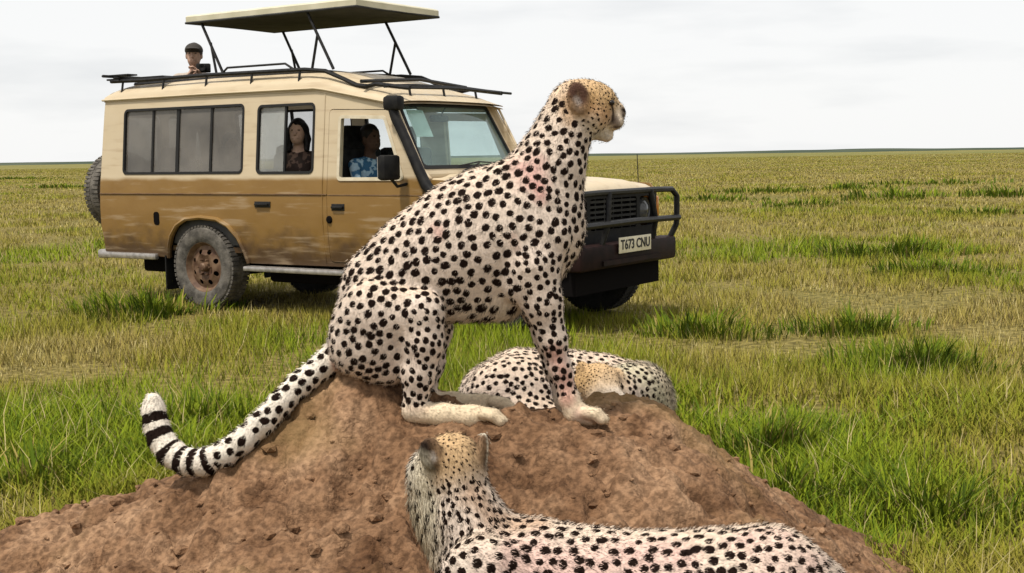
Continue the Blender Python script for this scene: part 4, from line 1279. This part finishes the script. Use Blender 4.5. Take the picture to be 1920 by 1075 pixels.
# front doors
def door(sgn):
    def fm(x, z): return ((x, sgn * (SY(z) + .004), z), (0, -sgn, 0))
    e = MB(); e.panel(inset(DOOR, .007), [DWIN], fm, .05, .11)
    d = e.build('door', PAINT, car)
    f = MB(); f.panel(inset(DWIN, -.018), [inset(DWIN, .012)], lambda x, z: ((x, sgn * (SY(z) + .012), z), (0, -sgn, 0)), .02, .2)
    f.build('window_frame', simple('pale_frame', (.52, .45, .32), (.62, .55, .42), rough=.5, scale=15), d)
    # a quarter vent bar by the front pillar
    h = MB(); h.box(1.67, 1.80, sgn * (SY(.99) + .008), sgn * (SY(.99) + .03), .985, 1.005, .004)
    h.box(1.66, 1.81, sgn * (SY(.99) + .002), sgn * (SY(.99) + .008), .965, 1.025, .002)
    h.build('handle', BLACK, d)
    q = MB(); q.lathe([(.0005, .020), (.026, .018), (.034, .010), (.036, 0)], 14, 'y', (0, 0, 0))
    q.v = [(x + 1.63, sgn * (SY(.88) + abs(y)), z + .885) for x, y, z in q.v]
    q.build('lock', DARKHOLE, d)
    return d
dn = door(-1); df = door(1)
g = MB(); g.panel([(1.74, 1.25), (2.44, 1.25), (2.225, 1.755), (1.74, 1.775)], [], lambda x, z: ((x, SY(z) - .02, z), (0, -1, 0)), .004, .4); g.build('pane', CLEAR, df)
hb_ = MB()
hb_.box(.735, .90, -(SY(1.0) + .030), -(SY(1.0) + .006), 1.005, 1.022, .004); hb_.box(.72, .915, -(SY(1.0) + .007), -(SY(1.0) - .005), .985, 1.04, .002)
hb_.build('grab_handle', BLACK, car)
fc = MB(); fc.panel(rrect(-.665, -.585, .80, .93, .03), [], lambda x, z: ((x, -(SY(z) + .003), z), (0, 1, 0)), .01, .2)
fc.build('filler_flap', DARKHOLE, car)
for sg in (-1, 1):
    bp_ = MB(); bp_.tube([(1.545, sg * (SY(.5) + .001), .5), (1.545, sg * (SY(.85) + .001), .85), (1.545, sg * (SY(1.2) + .001), 1.2), (1.545, sg * (SY(1.9) + .001), 1.9), (1.545, sg * (SY(2.03) + .001), 2.03)], .007, 6)
    bp_.build('pillar_seam', PAINT, car)

# windscreen
def wmap(y, s):                  # y across, s 0 bottom .. 1 top
    return ((2.645 - .305 * s - .05 * (y / .7) ** 2, y * (1 - .085 * s), 1.325 + .565 * s), (-1, 0, -.5))
WO = [(-.735, -.01), (.735, -.01), (.735, 1.01), (-.735, 1.01)]
WO = rpoly(WO, .06)
e = MB(); e.panel([(-.80, -.10), (.80, -.10), (.80, 1.06), (-.80, 1.06)], [WO], wmap, .03, .12)
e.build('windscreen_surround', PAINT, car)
e = MB(); e.panel(WO, [[(a * .955, .5 + (b - .5) * .90) for a, b in WO]], lambda y, s: (np.add(wmap(y, s)[0], (.006, 0, .004)), (-1, 0, -.5)), .02, .12)
wsc = e.build('windscreen', RUBBER, car)
e = MB(); e.panel([(a * .96, .5 + (b - .5) * .92) for a, b in WO], [], lambda y, s: (np.add(wmap(y, s)[0], (-.006, 0, -.004)), (-1, 0, -.5)), .004, .12)
e.build('pane', WSCR, wsc)
e = MB(); e.panel([(-.63, .50), (-.41, .50), (-.41, .915), (-.63, .915)], [], lambda y, s: (np.add(wmap(y, s)[0], (-.016, 0, -.008)), (-1, 0, -.5)), .003, .2)
e.build('permit_sheet', PAPER, wsc)
for y0, y1 in ((-.28, .30), (.32, .66)):
    e = MB(); p0 = np.array(wmap(y0, -.07)[0]) + (.03, 0, .01); p1 = np.array(wmap((y0 + y1) / 2, .05)[0]) + (.03, 0, .01); p2 = np.array(wmap(y1, .045)[0]) + (.022, 0, .01); p3 = np.array(wmap(y0 + .02, .02)[0]) + (.022, 0, .01)
    e.tube([p0, p1], .007, 6); e.tube([p3, (p3 + p2) / 2 + np.array([0, 0, .022]), p2], .007, 6); e.build('wiper', BLACK, car)
e = MB(); e.box(2.20, 2.26, -.12, .12, 1.74, 1.80, .02); e.tube([(2.30, 0, 1.86), (2.24, 0, 1.78)], .008, 6); e.build('rear_view_mirror', BLACKP, car)

# bonnet, cowl, wings
hx = [2.68, 2.72, 2.8, 3.0, 3.3, 3.6, 3.85, 3.96, 4.01, 4.03]
hy_ = [-.80, -.785, -.74, -.62, -.55, -.5, -.25, 0, .25, .5, .55, .62, .74, .785, .80]
hvv, hff = [], []
for x in hx:
    tp = 1 - max(0, x - 3.0) * .045
    for y in hy_:
        z = float(np.interp(x, [2.68, 3.0, 3.6, 3.9, 4.0, 4.03], [1.255, 1.235, 1.205, 1.18, 1.155, 1.115]))
        z += .028 * (1 - np.clip((abs(y) - .48) / .1, 0, 1)) * np.clip((4.03 - x) / .1, 0, 1) - .012 * (y / .8) ** 2
        if abs(y) > .78: z -= .03
        if abs(y) > .79: z -= .05
        hvv.append((x, y * tp, z))
nh = len(hy_)
for i in range(len(hx) - 1):
    for j in range(nh - 1): hff.append((i * nh + j, (i + 1) * nh + j, (i + 1) * nh + j + 1, i * nh + j + 1))
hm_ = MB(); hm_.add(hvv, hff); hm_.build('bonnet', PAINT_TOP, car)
ARCH_F = [(3.02, .46), (3.03, .60), (3.10, .74), (3.22, .84), (3.42, .885), (3.62, .86), (3.76, .78), (3.86, .66), (3.90, .56)]
for sg in (-1, 1):
    e = MB(); e.panel([(2.755, .47)] + ARCH_F + [(4.0, .58), (4.025, .80), (4.02, 1.10), (3.96, 1.165), (2.755, 1.235)], [], side_map(sg), .03, .11)
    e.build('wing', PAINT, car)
    e = MB()          # arch flares
    a1 = [(x, sg * (SY(z) + .008), z) for x, z in ARCH_R]; a2 = [(x, sg * (SY(z) + .008 - max(0, x - 3) * .035), z) for x, z in ARCH_F]
    e.tube(a1, .022, 6); e.build('arch_flare', PAINT, car)
    e = MB(); e.tube(a2, .026, 6); e.build('arch_flare', PAINT, car)
    for c, pts in ((0, ARCH_R), (3.45, ARCH_F)):          # dark wheel wells
        n = len(pts); e = MB()
        vs = [(x, sg * .80, z) for x, z in pts] + [(x, sg * .42, z) for x, z in pts]
        e.add(vs, [(i, i + 1, n + i + 1, n + i) for i in range(n - 1)]); e.add([(x, sg * .42, z) for x, z in pts], [tuple(range(n))])
        e.build('wheel_well', DARKHOLE, car)
e = MB(); e.box(-1.3, 3.9, -.45, .45, .34, .56); e.box(.65, 2.9, -.62, .62, .27, .52, .03); e.box(-1.2, -.6, -.55, .55, .30, .52, .03); e.box(-.12, .12, -.7, .7, .30, .50); e.box(3.33, 3.57, -.7, .7, .30, .50); e.box(2.7, 4.0, -.41, .41, .5, 1.08); e.box(3.86, 4.08, -.72, .72, .30, .52)
e.build('chassis', DARKHOLE, car)

# nose
e = MB(); e.panel(rpoly([(-.77, .60), (.77, .60), (.77, 1.115), (-.77, 1.115)], .05), [rrect(-.40, .40, .80, 1.06, .03), rrect(-.72, -.45, .80, 1.06, .05), rrect(.45, .72, .80, 1.06, .05)], lambda y, z: ((4.035, y, z), (-1, 0, 0)), .05, .12)
e.build('front_panel', BLACKP, car)
e = MB()
for k in range(6): e.box(4.0, 4.03, -.40, .40, .815 + k * .042, .835 + k * .042)
for k in range(-2, 3): e.box(4.005, 4.025, k * .15 - .006, k * .15 + .006, .80, 1.06)
e.build('grille', BLACK, car)
for sg in (-1, 1):
    e = MB(); e.lathe([(.0005, .045), (.05, .040), (.085, .022), (.095, 0)], 20, 'x', (3.99, sg * .585, .93)); e.lathe([(.095, 0), (.115, .02), (.118, .0)], 20, 'x', (3.99, sg * .585, .93))
    e.build('headlight', LAMP, car)
    e = MB(); e.box(3.90, 4.04, sg * .795 - .03, sg * .795 + .03, .86, 1.05, .02); e.build('indicator', AMBER, car)
e = MB(); e.box(4.03, 4.20, -.84, .84, .50, .70, .03); e.box(4.20, 4.215, -.5, .5, .53, .57)
e.build('front_bumper', simple('bumper_dark', (.008, .004, .004), (.020, .009, .008), rough=.6, scale=9, spec=.12), car)
e = MB()
X = 4.20
e.tube([(4.15, -.80, .68), (X, -.83, .80), (X, -.84, .88), (X, -.84, 1.05), (X - .02, -.78, 1.11), (X - .02, -.5, 1.115), (X - .02, .5, 1.115), (X - .02, .78, 1.11), (X, .84, 1.05), (X, .84, .88), (X, .83, .80), (4.15, .80, .68)], .026, 8)
e.tube([(X + .02, -.84, .86), (X + .03, 0, .87), (X + .02, .84, .86)], .026, 8)
for y in (-.42, .42): e.tube([(4.16, y * 1.05, .68), (X + .01, y, .86), (X - .01, y * .86, 1.115)], .024, 8)
for y in (-.84, .84): e.tube([(X, y, .86), (4.02, y * 1.02, .85), (3.92, y * 1.02, .80)], .02, 8)
e.build('bull_bar', BLACK, car)
np_ = MB(); np_.box(4.217, 4.225, -.26, .30, .615, .745, .003); plate = np_.build('number_plate', PLATE, car)
tx = bpy.data.curves.new('plate_text', 'FONT'); tx.body = 'T673 CNU'; tx.size = .112; tx.align_x = 'CENTER'; tx.align_y = 'CENTER'; tx.extrude = .0015; tx.offset = .002
tx.materials.append(INK)
tmp_ = bpy.data.objects.new('plate_text_curve', tx); COL.objects.link(tmp_); bpy.context.view_layer.update()
tme = bpy.data.meshes.new_from_object(tmp_.evaluated_get(bpy.context.evaluated_depsgraph_get()))
bpy.data.objects.remove(tmp_)
txo = bpy.data.objects.new('plate_text', tme); COL.objects.link(txo); txo.parent = plate
txo.matrix_local = Matrix(((0, 0, 1, 4.227), (1, 0, 0, .02), (0, 1, 0, .68), (0, 0, 0, 1)))
e = MB(); e.tube([(3.85, .78, 1.16), (3.84, .78, 1.42)], .004, 5); e.build('antenna', BLACK, car)

# snorkel on the near front pillar
e = MB()
e.tube([(2.95, -.865, 1.06), (2.80, -.885, 1.13), (2.74, -.885, 1.19), (2.66, -.875, 1.32), (2.52, -.86, 1.57), (2.40, -.845, 1.76), (2.375, -.845, 1.83)], [.05, .05, .048, .045, .043, .043, .043], 10)
e.box(2.30, 2.47, -.90, -.79, 1.82, 1.945, .03)
e.build('snorkel', BLACKP, car)
# door mirrors
for sg in (-1, 1):
    e = MB(); e.box(2.415, 2.50, sg * 1.02 - .11, sg * 1.02 + .11, 1.235, 1.445, .025)
    e.tube([(2.50, sg * .83, 1.20), (2.48, sg * .94, 1.18), (2.46, sg * 1.0, 1.25)], .014, 6)
    mo = e.build('door_mirror', BLACKP, car)
    e = MB(); e.box(2.410, 2.416, sg * 1.02 - .095, sg * 1.02 + .095, 1.25, 1.43); e.build('mirror_glass', STEEL, mo)
# steps, bumpers, flaps, rear fittings
for sg in (-1, 1):
    e = MB(); e.box(.60, 2.72, sg * .86 - .055, sg * .86 + .055, .395, .44, .012)
    for x in (.8, 1.6, 2.4): e.box(x - .02, x + .02, sg * .62 - .2, sg * .62 + .2, .40, .43)
    e.build('side_step', STEEL, car)
    e = MB(); e.box(-.56, -.545, sg * .68 - .14, sg * .68 + .14, .16, .50); e.build('mud_flap', BLACKP, car)
    e = MB(); e.box(-1.475, -1.45, sg * .73 - .06, sg * .73 + .06, .80, 1.02, .008); e.build('tail_light', REDL, car)
e = MB(); e.box(-1.60, -1.46, -.80, .80, .44, .53, .02); e.box(-1.50, -.66, -.855, -.80, .455, .515, .015); e.box(-1.50, -.66, .80, .855, .455, .515, .015)
e.build('rear_bumper', STEEL, car)

# wheels
def wheel(name, x, y, z, sg, tyremat, axis='y', parent=None):
    root = empty(name, (x, y, z), 0, car)
    e = MB(); w = .118
    e.lathe([(.235, w * .86), (.26, w), (.33, w * 1.04), (.372, w * .98), (.392, w * .80), (.400, w * .4), (.402, 0), (.400, -w * .4), (.392, -w * .80), (.372, -w * .98), (.33, -w * 1.04), (.26, -w), (.235, -w * .86)], 44, 'y')
    for k in range(56):         # tread blocks
        a = 2 * math.pi * k / 56
        for s in (-1, 1):
            a2 = a + (.06 if s > 0 else 0)
            c, sn = math.cos(a2), math.sin(a2)
            vs = []
            for r_ in (.385, .4055):
                for (da, yy) in ((-.038, .02), (.038, .02), (.038, .108), (-.038, .108)):
                    vs.append((r_ * math.cos(a2 + da), s * yy, r_ * math.sin(a2 + da)))
            e.add(vs, [(4, 5, 6, 7), (0, 1, 5, 4), (1, 2, 6, 5), (2, 3, 7, 6), (3, 0, 4, 7)])
    e.build('tyre', tyremat, root, angle=30)
    r = MB()
    circ = [(.212 * math.cos(2 * math.pi * k / 40), .212 * math.sin(2 * math.pi * k / 40)) for k in range(40)]
    holes = []
    for k in range(8):
        a = 2 * math.pi * (k + .5) / 8; cx, cz = .155 * math.cos(a), .155 * math.sin(a)
        holes.append([(cx + .026 * math.cos(q * math.pi / 5), cz + .026 * math.sin(q * math.pi / 5)) for q in range(10)])
    r.panel(circ, holes, lambda a, b: ((a, sg * (.062 + .035 * max(0, 1 - abs(math.hypot(a, b) - .12) / .07)), b), (0, -sg, 0)), .008, .05)
    r.lathe([(.205, sg * .06), (.222, sg * .085), (.236, sg * .104), (.244, sg * .106), (.244, sg * .098), (.228, sg * .07), (.215, sg * -.08)], 40, 'y')
    rim = r.build('rim', RIM, root)
    h = MB(); h.lathe([(.0005, sg * .135), (.030, sg * .132), (.042, sg * .12), (.048, sg * .06)], 18, 'y')
    for k in range(6):
        a = 2 * math.pi * k / 6; h.lathe([(.0005, sg * .112), (.009, sg * .11), (.011, sg * .07)], 6, 'y', (.078 * math.cos(a), 0, .078 * math.sin(a)))
    h.build('hub', RIM, rim)
    d = MB(); d.lathe([(.0005, sg * .02), (.21, sg * .02)], 24, 'y'); d.build('brake_drum', DARKHOLE, root)
    return root
wheel('wheel', 0, -.735, .405, -1, TYRE); wheel('wheel', 0, .735, .405, 1, TYRE_D)
w1 = wheel('wheel', 3.45, -.735, .405, -1, TYRE_D); w2 = wheel('wheel', 3.45, .735, .405, 1, TYRE_D)
spw = wheel('spare_wheel', -1.74, -.33, 1.12, 1, TYRE)
spw.rotation_euler = (0, 0, R(90))
e = MB(); e.tube([(-1.46, -.33, 1.12), (-1.74, -.33, 1.12)], .05, 8); e.box(-1.49, -1.455, -.5, -.2, .95, 1.25); e.build('spare_carrier', BLACK, car)

# roof rack rails
e = MB()
for sg in (-1, 1):
    y = sg * .70
    e.tube([(-1.38, y, 2.235), (-.9, y, 2.228), (0, y, 2.235), (1.25, y, 2.225), (1.50, y, 2.20), (1.70, y, 2.125), (1.86, y, 2.06), (1.98, y, 2.045), (2.08, y, 2.06), (2.45, y, 2.01)], .020, 7)
    for x in (-1.2, -.6, 0, .6, 1.2): e.tube([(x, y, 2.23), (x, sg * .72, 2.12)], .012, 6)
    e.tube([(.20, y, 2.235), (.28, y, 2.29), (1.02, y, 2.29), (1.12, y, 2.235)], .011, 6)
e.tube([(-1.38, -.80, 2.285), (-1.38, .80, 2.285)], .016, 6)
e.tube([(-1.24, -.78, 2.262), (-1.24, .78, 2.262)], .014, 6)
e.tube([(1.98, -.78, 2.085), (2.02, 0, 2.13), (1.98, .78, 2.085)], .018, 6)
e.tube([(2.22, -.76, 2.035), (2.27, -.4, 2.05), (2.27, .4, 2.05), (2.24, .95, 2.03)], .018, 6)
e.tube([(2.42, -.70, 2.015), (2.45, 0, 2.03), (2.42, .90, 2.015)], .013, 6)
for y in (-.5, 0, .5): e.tube([(2.28, y, 2.05), (2.30, y, 1.95)], .011, 6)
e.box(-1.5, -1.1, -.72, -.60, 2.285, 2.30); e.box(-1.45, -.62, -.70, -.58, 2.245, 2.262)
e.build('roof_rack', BLACK, car)

# raised roof panel on folding struts
pp = MB()
x0, x1, y0, y1, zb = -.41, 1.76, -.56, .66, 2.765
pv, pf = [], []
px_ = [x0, x0 + .01, x0 + .05, x0 + .2, .3, .65, 1.0, x1 - .2, x1 - .05, x1 - .01, x1]
py_ = [y0, y0 + .01, y0 + .05, y0 + .2, 0, .04, y1 - .2, y1 - .05, y1 - .01, y1]
for x in px_:
    for y in py_:
        ex = min(x - x0, x1 - x); ey = min(y - y0, y1 - y); d = min(ex, ey)
        z = zb + float(np.interp(d, [0, .01, .05, .2, .6], [.055, .066, .078, .092, .10]))
        pv.append((x, y, z))
m_ = len(py_)
for i in range(len(px_) - 1):
    for j in range(m_ - 1): pf.append((i * m_ + j, (i + 1) * m_ + j, (i + 1) * m_ + j + 1, i * m_ + j + 1))
pp.add(pv, pf)
ring = [(x0, y0), (x1, y0), (x1, y1), (x0, y1)]
pp.add([(x, y, zb + .055) for x, y in ring] + [(x, y, zb) for x, y in ring], [(i, (i + 1) % 4, 4 + (i + 1) % 4, 4 + i) for i in range(4)])
pan = pp.build('pop_up_roof', CANVAS, car, angle=45)
e = MB(); e.box(x0 + .012, x1 - .012, y0 + .012, y1 - .012, zb - .012, zb + .01); e.tube([(x0, y0, zb - .004), (x1, y0, zb - .004), (x1, y1, zb - .004), (x0, y1, zb - .004)], .012, 6, closed=True)
e.build('panel_lining', UNDER, pan)
for y in (-.55 + .03, .61):
    for (ub, ut, us) in ((.05, -.24, -.06), (1.44, 1.14, 1.17)):
        e = MB(); e.tube([(ub, y, 2.23), (ut, y, 2.76)], .014, 6); e.tube([(us, y + .01, 2.23), (ub + (ut - ub) * .62, y + .01, 2.56)], .013, 6)
        e.build('strut', BLACK, pan)

# cabin: dashboard, wheel, seats, curtain
e = MB(); e.box(2.30, 2.64, -.70, .70, .95, 1.24, .05); e.build('dashboard', BLACKP, car)
e = MB()
sw_c = np.array([2.24, -.36, 1.20])
e.tube([(sw_c[0] + .07 * math.sin(a) , sw_c[1] + .18 * math.cos(a), sw_c[2] + .165 * math.sin(a)) for a in np.linspace(0, 2 * math.pi, 20)[:-1]], .014, 6, closed=True)
e.tube([tuple(sw_c), (2.5, -.36, 1.05)], .02, 6); e.tube([(sw_c[0], sw_c[1] - .18, sw_c[2]), (sw_c[0], sw_c[1] + .18, sw_c[2])], .012, 6)
e.build('steering_wheel', BLACKP, car)
SEAT_DARK = simple('dark_seat_cloth', (.012, .012, .013), (.03, .03, .03), rough=.9, scale=12, spec=.1)
def seat(x, y, zs=.82, wdt=.44, cl=None):
    cl = cl or SEATF
    r = empty('seat', (x, y, .6), 0, car)
    e = MB(); e.box(-.02, .46, -wdt / 2, wdt / 2, zs - .76, zs - .60, .04); e.build('cushion', cl, r)
    e = MB(); e.box(-.12, 0, -wdt / 2, wdt / 2, zs - .66, zs + (.10 if cl is not SEATF else -.08), .04); e.box(-.11, -.03, -.15, .15, zs - .07, zs + (.30 if cl is not SEATF else .14), .03); e.build('backrest', cl, r)
seat(1.62, -.38, .82, .62, SEAT_DARK); seat(1.62, .36, .82, .70, SEAT_DARK)
for (x, y) in ((.85, -.40), (.85, .40), (.05, -.40), (.05, .40), (-.75, -.40), (-.75, .40)): seat(x, y)
# ------------------------------------------------------------------ people in the vehicle
def cloth_material(name):
    m, t, b = node_mat(name); k = t.links.new
    b.inputs['Roughness'].default_value = .7; b.inputs['Specular IOR Level'].default_value = .25
    ca = t.nodes.new('ShaderNodeAttribute'); ca.attribute_name = 'coat'
    tcn = t.nodes.new('ShaderNodeTexCoord')
    n = t.nodes.new('ShaderNodeTexNoise'); n.inputs['Scale'].default_value = 45; n.inputs['Detail'].default_value = 4; k(tcn.outputs['Object'], n.inputs['Vector'])
    r = t.nodes.new('ShaderNodeMapRange'); r.inputs[1].default_value = .3; r.inputs[2].default_value = .7; r.inputs[3].default_value = .85; r.inputs[4].default_value = 1.12; k(n.outputs['Fac'], r.inputs[0])
    s = t.nodes.new('ShaderNodeVectorMath'); s.operation = 'SCALE'; k(ca.outputs['Color'], s.inputs[0]); k(r.outputs[0], s.inputs['Scale']); k(s.outputs[0], b.inputs['Base Color'])
    return m
FIGURE = cloth_material('skin_and_clothes')
def person(label, hip, rz, skin, top, trousers, haircol, hands, standing=False, cap=None, hair_long=False, pattern=None, lean=0.0, legs_rz=0.0):
    """hip: position in the vehicle's frame; faces local +x turned by rz; hands: two wrist positions in the body's frame"""
    b = Body()
    hd = np.array([.03 + lean, 0, .70])
    b.ell((0, 0, .06), (.125, .17, .12), k=.04, reg='t', col=trousers)
    b.ell((lean * .3, 0, .20), (.11, .155, .16), k=.05, reg='t', col=top)
    b.ell((lean * .6, 0, .36), (.115, .175, .17), k=.05, reg='t', col=top)
    b.cone((lean * .7, -.155, .47), .055, (lean * .7, .155, .47), .055, k=.05, col=top)
    b.cone((lean * .8, 0, .49), .056, (lean * .95 + .01, 0, .60), .05, k=.03, col=skin)
    b.ell(hd + (-.012, 0, .015), (.098, .077, .105), k=.02, col=skin)
    b.ell(hd + (.03, 0, -.055), (.066, .058, .062), k=.03, col=skin)
    b.cone(hd + (.082, 0, .015), .010, hd + (.104, 0, -.018), .014, k=.012, col=skin)
    b.cone(hd + (.086, -.022, -.058), .008, hd + (.086, .022, -.058), .008, k=.008, col=tuple(np.array(skin) * .62))
    for s in (-1, 1):
        b.ell(hd + (-.01, s * .078, -.005), (.018, .010, .03), k=.008, col=skin)
        b.ell(hd + (.098, s * .031, .018), (.016, .016, .008), k=.008, op='sub')
        b.ell(hd + (.078, s * .031, .018), (.010, .012, .006), k=.004, col=tuple(np.array(skin) * .18))
    for s, (elb, wr) in zip((-1, 1), hands):
        sh = np.array([lean * .7, s * .19, .46]); elb = np.array(elb, float); wr = np.array(wr, float)
        b.cone(sh, .052, elb, .040, k=.03, col=top); b.cone(elb, .038, elb + (wr - elb) * .15, .036, k=.02, col=top)
        b.cone(elb + (wr - elb) * .15, .034, wr, .025, k=.015, col=skin)
        d = wr - elb; d /= np.linalg.norm(d)
        side = np.cross(d, (0, 0, 1.0)); side /= np.linalg.norm(side) + 1e-9; nrm = np.cross(side, d)
        palm = wr + d * .055
        b.ell(palm, (.048, .040, .017), rotm(d, side), k=.012, col=skin)
        for q, ln in enumerate((.062, .072, .068, .054)):
            base = palm + d * .04 + side * (-.027 + .018 * q)
            kn = base + d * ln * .55 - nrm * .008; tip = kn + d * ln * .30 - nrm * .030
            b.cone(base, .0095, kn, .009, k=.005, col=skin); b.cone(kn, .009, tip, .0075, k=.004, col=skin)
        th0 = wr + d * .03 - side * .034; th1 = th0 + d * .035 - side * .022; b.cone(th0, .012, th1, .010, k=.006, col=skin); b.cone(th1, .010, th1 + d * .028 - nrm * .01, .0085, k=.004, col=skin)
    for s in (-1, 1):
        if standing:
            b.chain([((0, s * .09, .0), .088), ((.03, s * .10, -.40), .062), ((0, s * .10, -.80), .045)], k=.03, col=trousers)
            b.cone((-.03, s * .10, -.85), .045, (.13, s * .11, -.87), .036, k=.02, col=(.05, .04, .03))
        else:
            cl, sl_ = math.cos(legs_rz), math.sin(legs_rz)
            lg = lambda x, y, z: (x * cl - y * sl_, x * sl_ + y * cl, z)
            b.chain([(lg(.02, s * .09, .02), .088), (lg(.40, s * .12, .05), .064), (lg(.42, s * .12, -.18), .048)], k=.03, col=trousers)
            b.cone(lg(.40, s * .12, -.20), .042, lg(.53, s * .12, -.22), .034, k=.02, col=(.05, .04, .03))
    V, Q = b.mesh(.0075)
    adds = [q for q in b.p if q['op'] == 'add']
    D = np.stack([b.ev(q, V) for q in adds], 1)
    C = np.stack([np.array(q['col'], float) for q in adds]); col = C[D.argmin(1)]
    if pattern is not None:
        istop = (np.abs(col - np.array(top)).sum(1) < 1e-6)
        nz_ = fbm(V * 28, 2, 4)
        col = np.where((istop & (nz_ > .12))[:, None], np.array(pattern), col)
    o = mesh_quads('person', V, Q, FIGURE, None, dict(coat=col))
    c, s = math.cos(CAR_YAW), math.sin(CAR_YAW)
    o.location = (CAR_ORIGIN[0] + hip[0] * c - hip[1] * s, CAR_ORIGIN[1] + hip[0] * s + hip[1] * c, hip[2])
    o.rotation_euler = (0, 0, CAR_YAW + rz)
    tag(o, label, 'person')
    h = Body()
    h.ell(hd + (-.024, 0, .035), (.100, .086, .100), k=.02, col=haircol)
    if hair_long:
        for s in (-1, 1): h.chain([(hd + (-.03, s * .062, .03), .036), (hd + (-.015, s * .085, -.06), .032), (hd + (.01, s * .085, -.16), .026)], k=.03)
        h.cone(hd + (-.07, 0, 0), .06, hd + (-.07, 0, -.16), .05, k=.04)
    h.ell(hd + (.062, 0, -.03), (.066, .070, .088), k=.012, op='sub')
    hv_, hq_ = h.mesh(.008)
    hv_ = hv_ + .004 * fbm(hv_ * 40, 2, 3)[:, None]
    mesh_quads('hair', hv_, hq_, simple('hair_' + label[:12], tuple(np.array(haircol) * .7), haircol, rough=.6, scale=40), o)
    if cap is not None:
        k = Body()
        k.ell(hd + (-.012, 0, .052), (.112, .092, .080), k=.01, col=cap); k.ell(hd + (-.012, 0, -.02), (.2, .2, .055), k=.01, op='sub')
        k.ell(hd + (.105, 0, .062), (.075, .068, .010), k=.02, col=cap)
        kv, kq = k.mesh(.007); mesh_quads('cap', kv, kq, simple('cap_cloth', tuple(np.array(cap) * .8), cap, rough=.85, scale=30), o)
    return o
def car_pt(x, y, z):
    c, s = math.cos(CAR_YAW), math.sin(CAR_YAW)
    return np.array([CAR_ORIGIN[0] + x * c - y * s, CAR_ORIGIN[1] + x * s + y * c, z])

person('driver in a blue shirt seated at the open front door window', (1.70, -.36, .90), R(-8), (.085, .048, .032), (.045, .14, .26), (.04, .04, .05), (.008, .007, .006),
       [((.16, -.27, .22), (.40, -.16, .30)), ((.16, .27, .22), (.40, .16, .30))], pattern=(.40, .55, .66))
person('dark haired passenger in a patterned brown top looking out of a side window', (.97, -.50, .97), R(-62), (.58, .38, .29), (.035, .020, .016), (.05, .05, .06), (.010, .007, .007),
       [((-.06, -.24, .20), (.10, -.24, .02)), ((-.06, .24, .20), (.10, .24, .02))], hair_long=True, pattern=(.14, .085, .065), legs_rz=R(62))
hm2 = person('person in a dark cap standing up through the open roof hatch', (-.86, -.05, 1.80), R(-52), (.42, .27, .20), (.42, .36, .30), (.12, .10, .08), (.05, .035, .025),
             [((.12, -.28, .26), (.20, -.06, .46)), ((.12, .28, .26), (.20, .10, .48))], standing=True, cap=(.045, .04, .035))
person('passenger in a pale shirt seated behind the long tinted window', (-.05, -.38, .86), R(-30), (.34, .22, .16), (.40, .38, .34), (.05, .05, .06), (.03, .022, .016),
       [((-.02, -.24, .20), (.16, -.18, .06)), ((-.02, .24, .20), (.16, .18, .06))], legs_rz=R(30))
# camera held up by the person in the hatch
e = MB(); e.box(-.03, .03, -.07, .07, -.045, .045, .01); e.lathe([(.030, .03), (.034, .05), (.034, .10), (.028, .10), (.0005, .09)], 16, 'x')
cmo = e.build('handheld_camera', BLACKP)
c, s = math.cos(R(-52)), math.sin(R(-52))
lp = np.array([.21, .12, .56])
wp = car_pt(-.86 + lp[0] * c - lp[1] * s, -.05 + lp[0] * s + lp[1] * c, 1.80 + lp[2])
cmo.location = wp; cmo.rotation_euler = (0, 0, CAR_YAW + R(-52))
tag(cmo, 'small black camera held up by the person in the roof hatch', 'camera')
sitting(); lying_front(); lying_back()
scatter_grass()
TG = 'dark green grass tussocks standing in the plain'
TL = 'dark green grass tussock standing above the shorter grass'
for (px, py, rad, hg, deep, n) in ((372, 800, .42, .34, 1, 900), (1310, 625, .42, .30, .6, 700), (1597, 622, .36, .30, .6, 600), (1672, 478, .75, .42, .6, 800), (1755, 512, .5, .36, .6, 600),
                                   (1725, 690, .45, .34, .6, 900), (1420, 850, .32, .30, .3, 900), (1745, 965, .28, .26, 1, 700), (1690, 372, 1.6, .55, .4, 500), (1890, 368, 1.3, .55, .4, 450),
                                   (1585, 356, 1.6, .4, .4, 350), (1425, 362, 1.6, .4, .4, 350), (270, 590, .55, .40, 1, 900), (40, 335, 2.2, .5, .5, 350), (1330, 375, 1.5, .4, .5, 300), (1760, 345, 2.2, .5, .5, 300), (1500, 385, 1.2, .35, .5, 300), (1850, 400, 1.0, .35, .5, 300), (110, 352, 1.6, .4, .5, 300), (60, 905, .3, .26, .6, 700), (1480, 930, .3, .25, .5, 700)):
    lab = {(372, 800): 'dark green grass tussock behind the curl of the ringed tail', (270, 590): 'dark green grass tussock beside the rear wheel of the vehicle',
           (1310, 625): 'dark green grass tussock just past the vehicle bumper'}.get((px, py), 'low dark green grass tussock far out on the plain towards the horizon' if py < 410 else
           'dark green grass tussock growing beside the foot of the earth mound' if py > 840 else TL)
    tussock(px, py, rad, hg, deep, n, lab, TG)
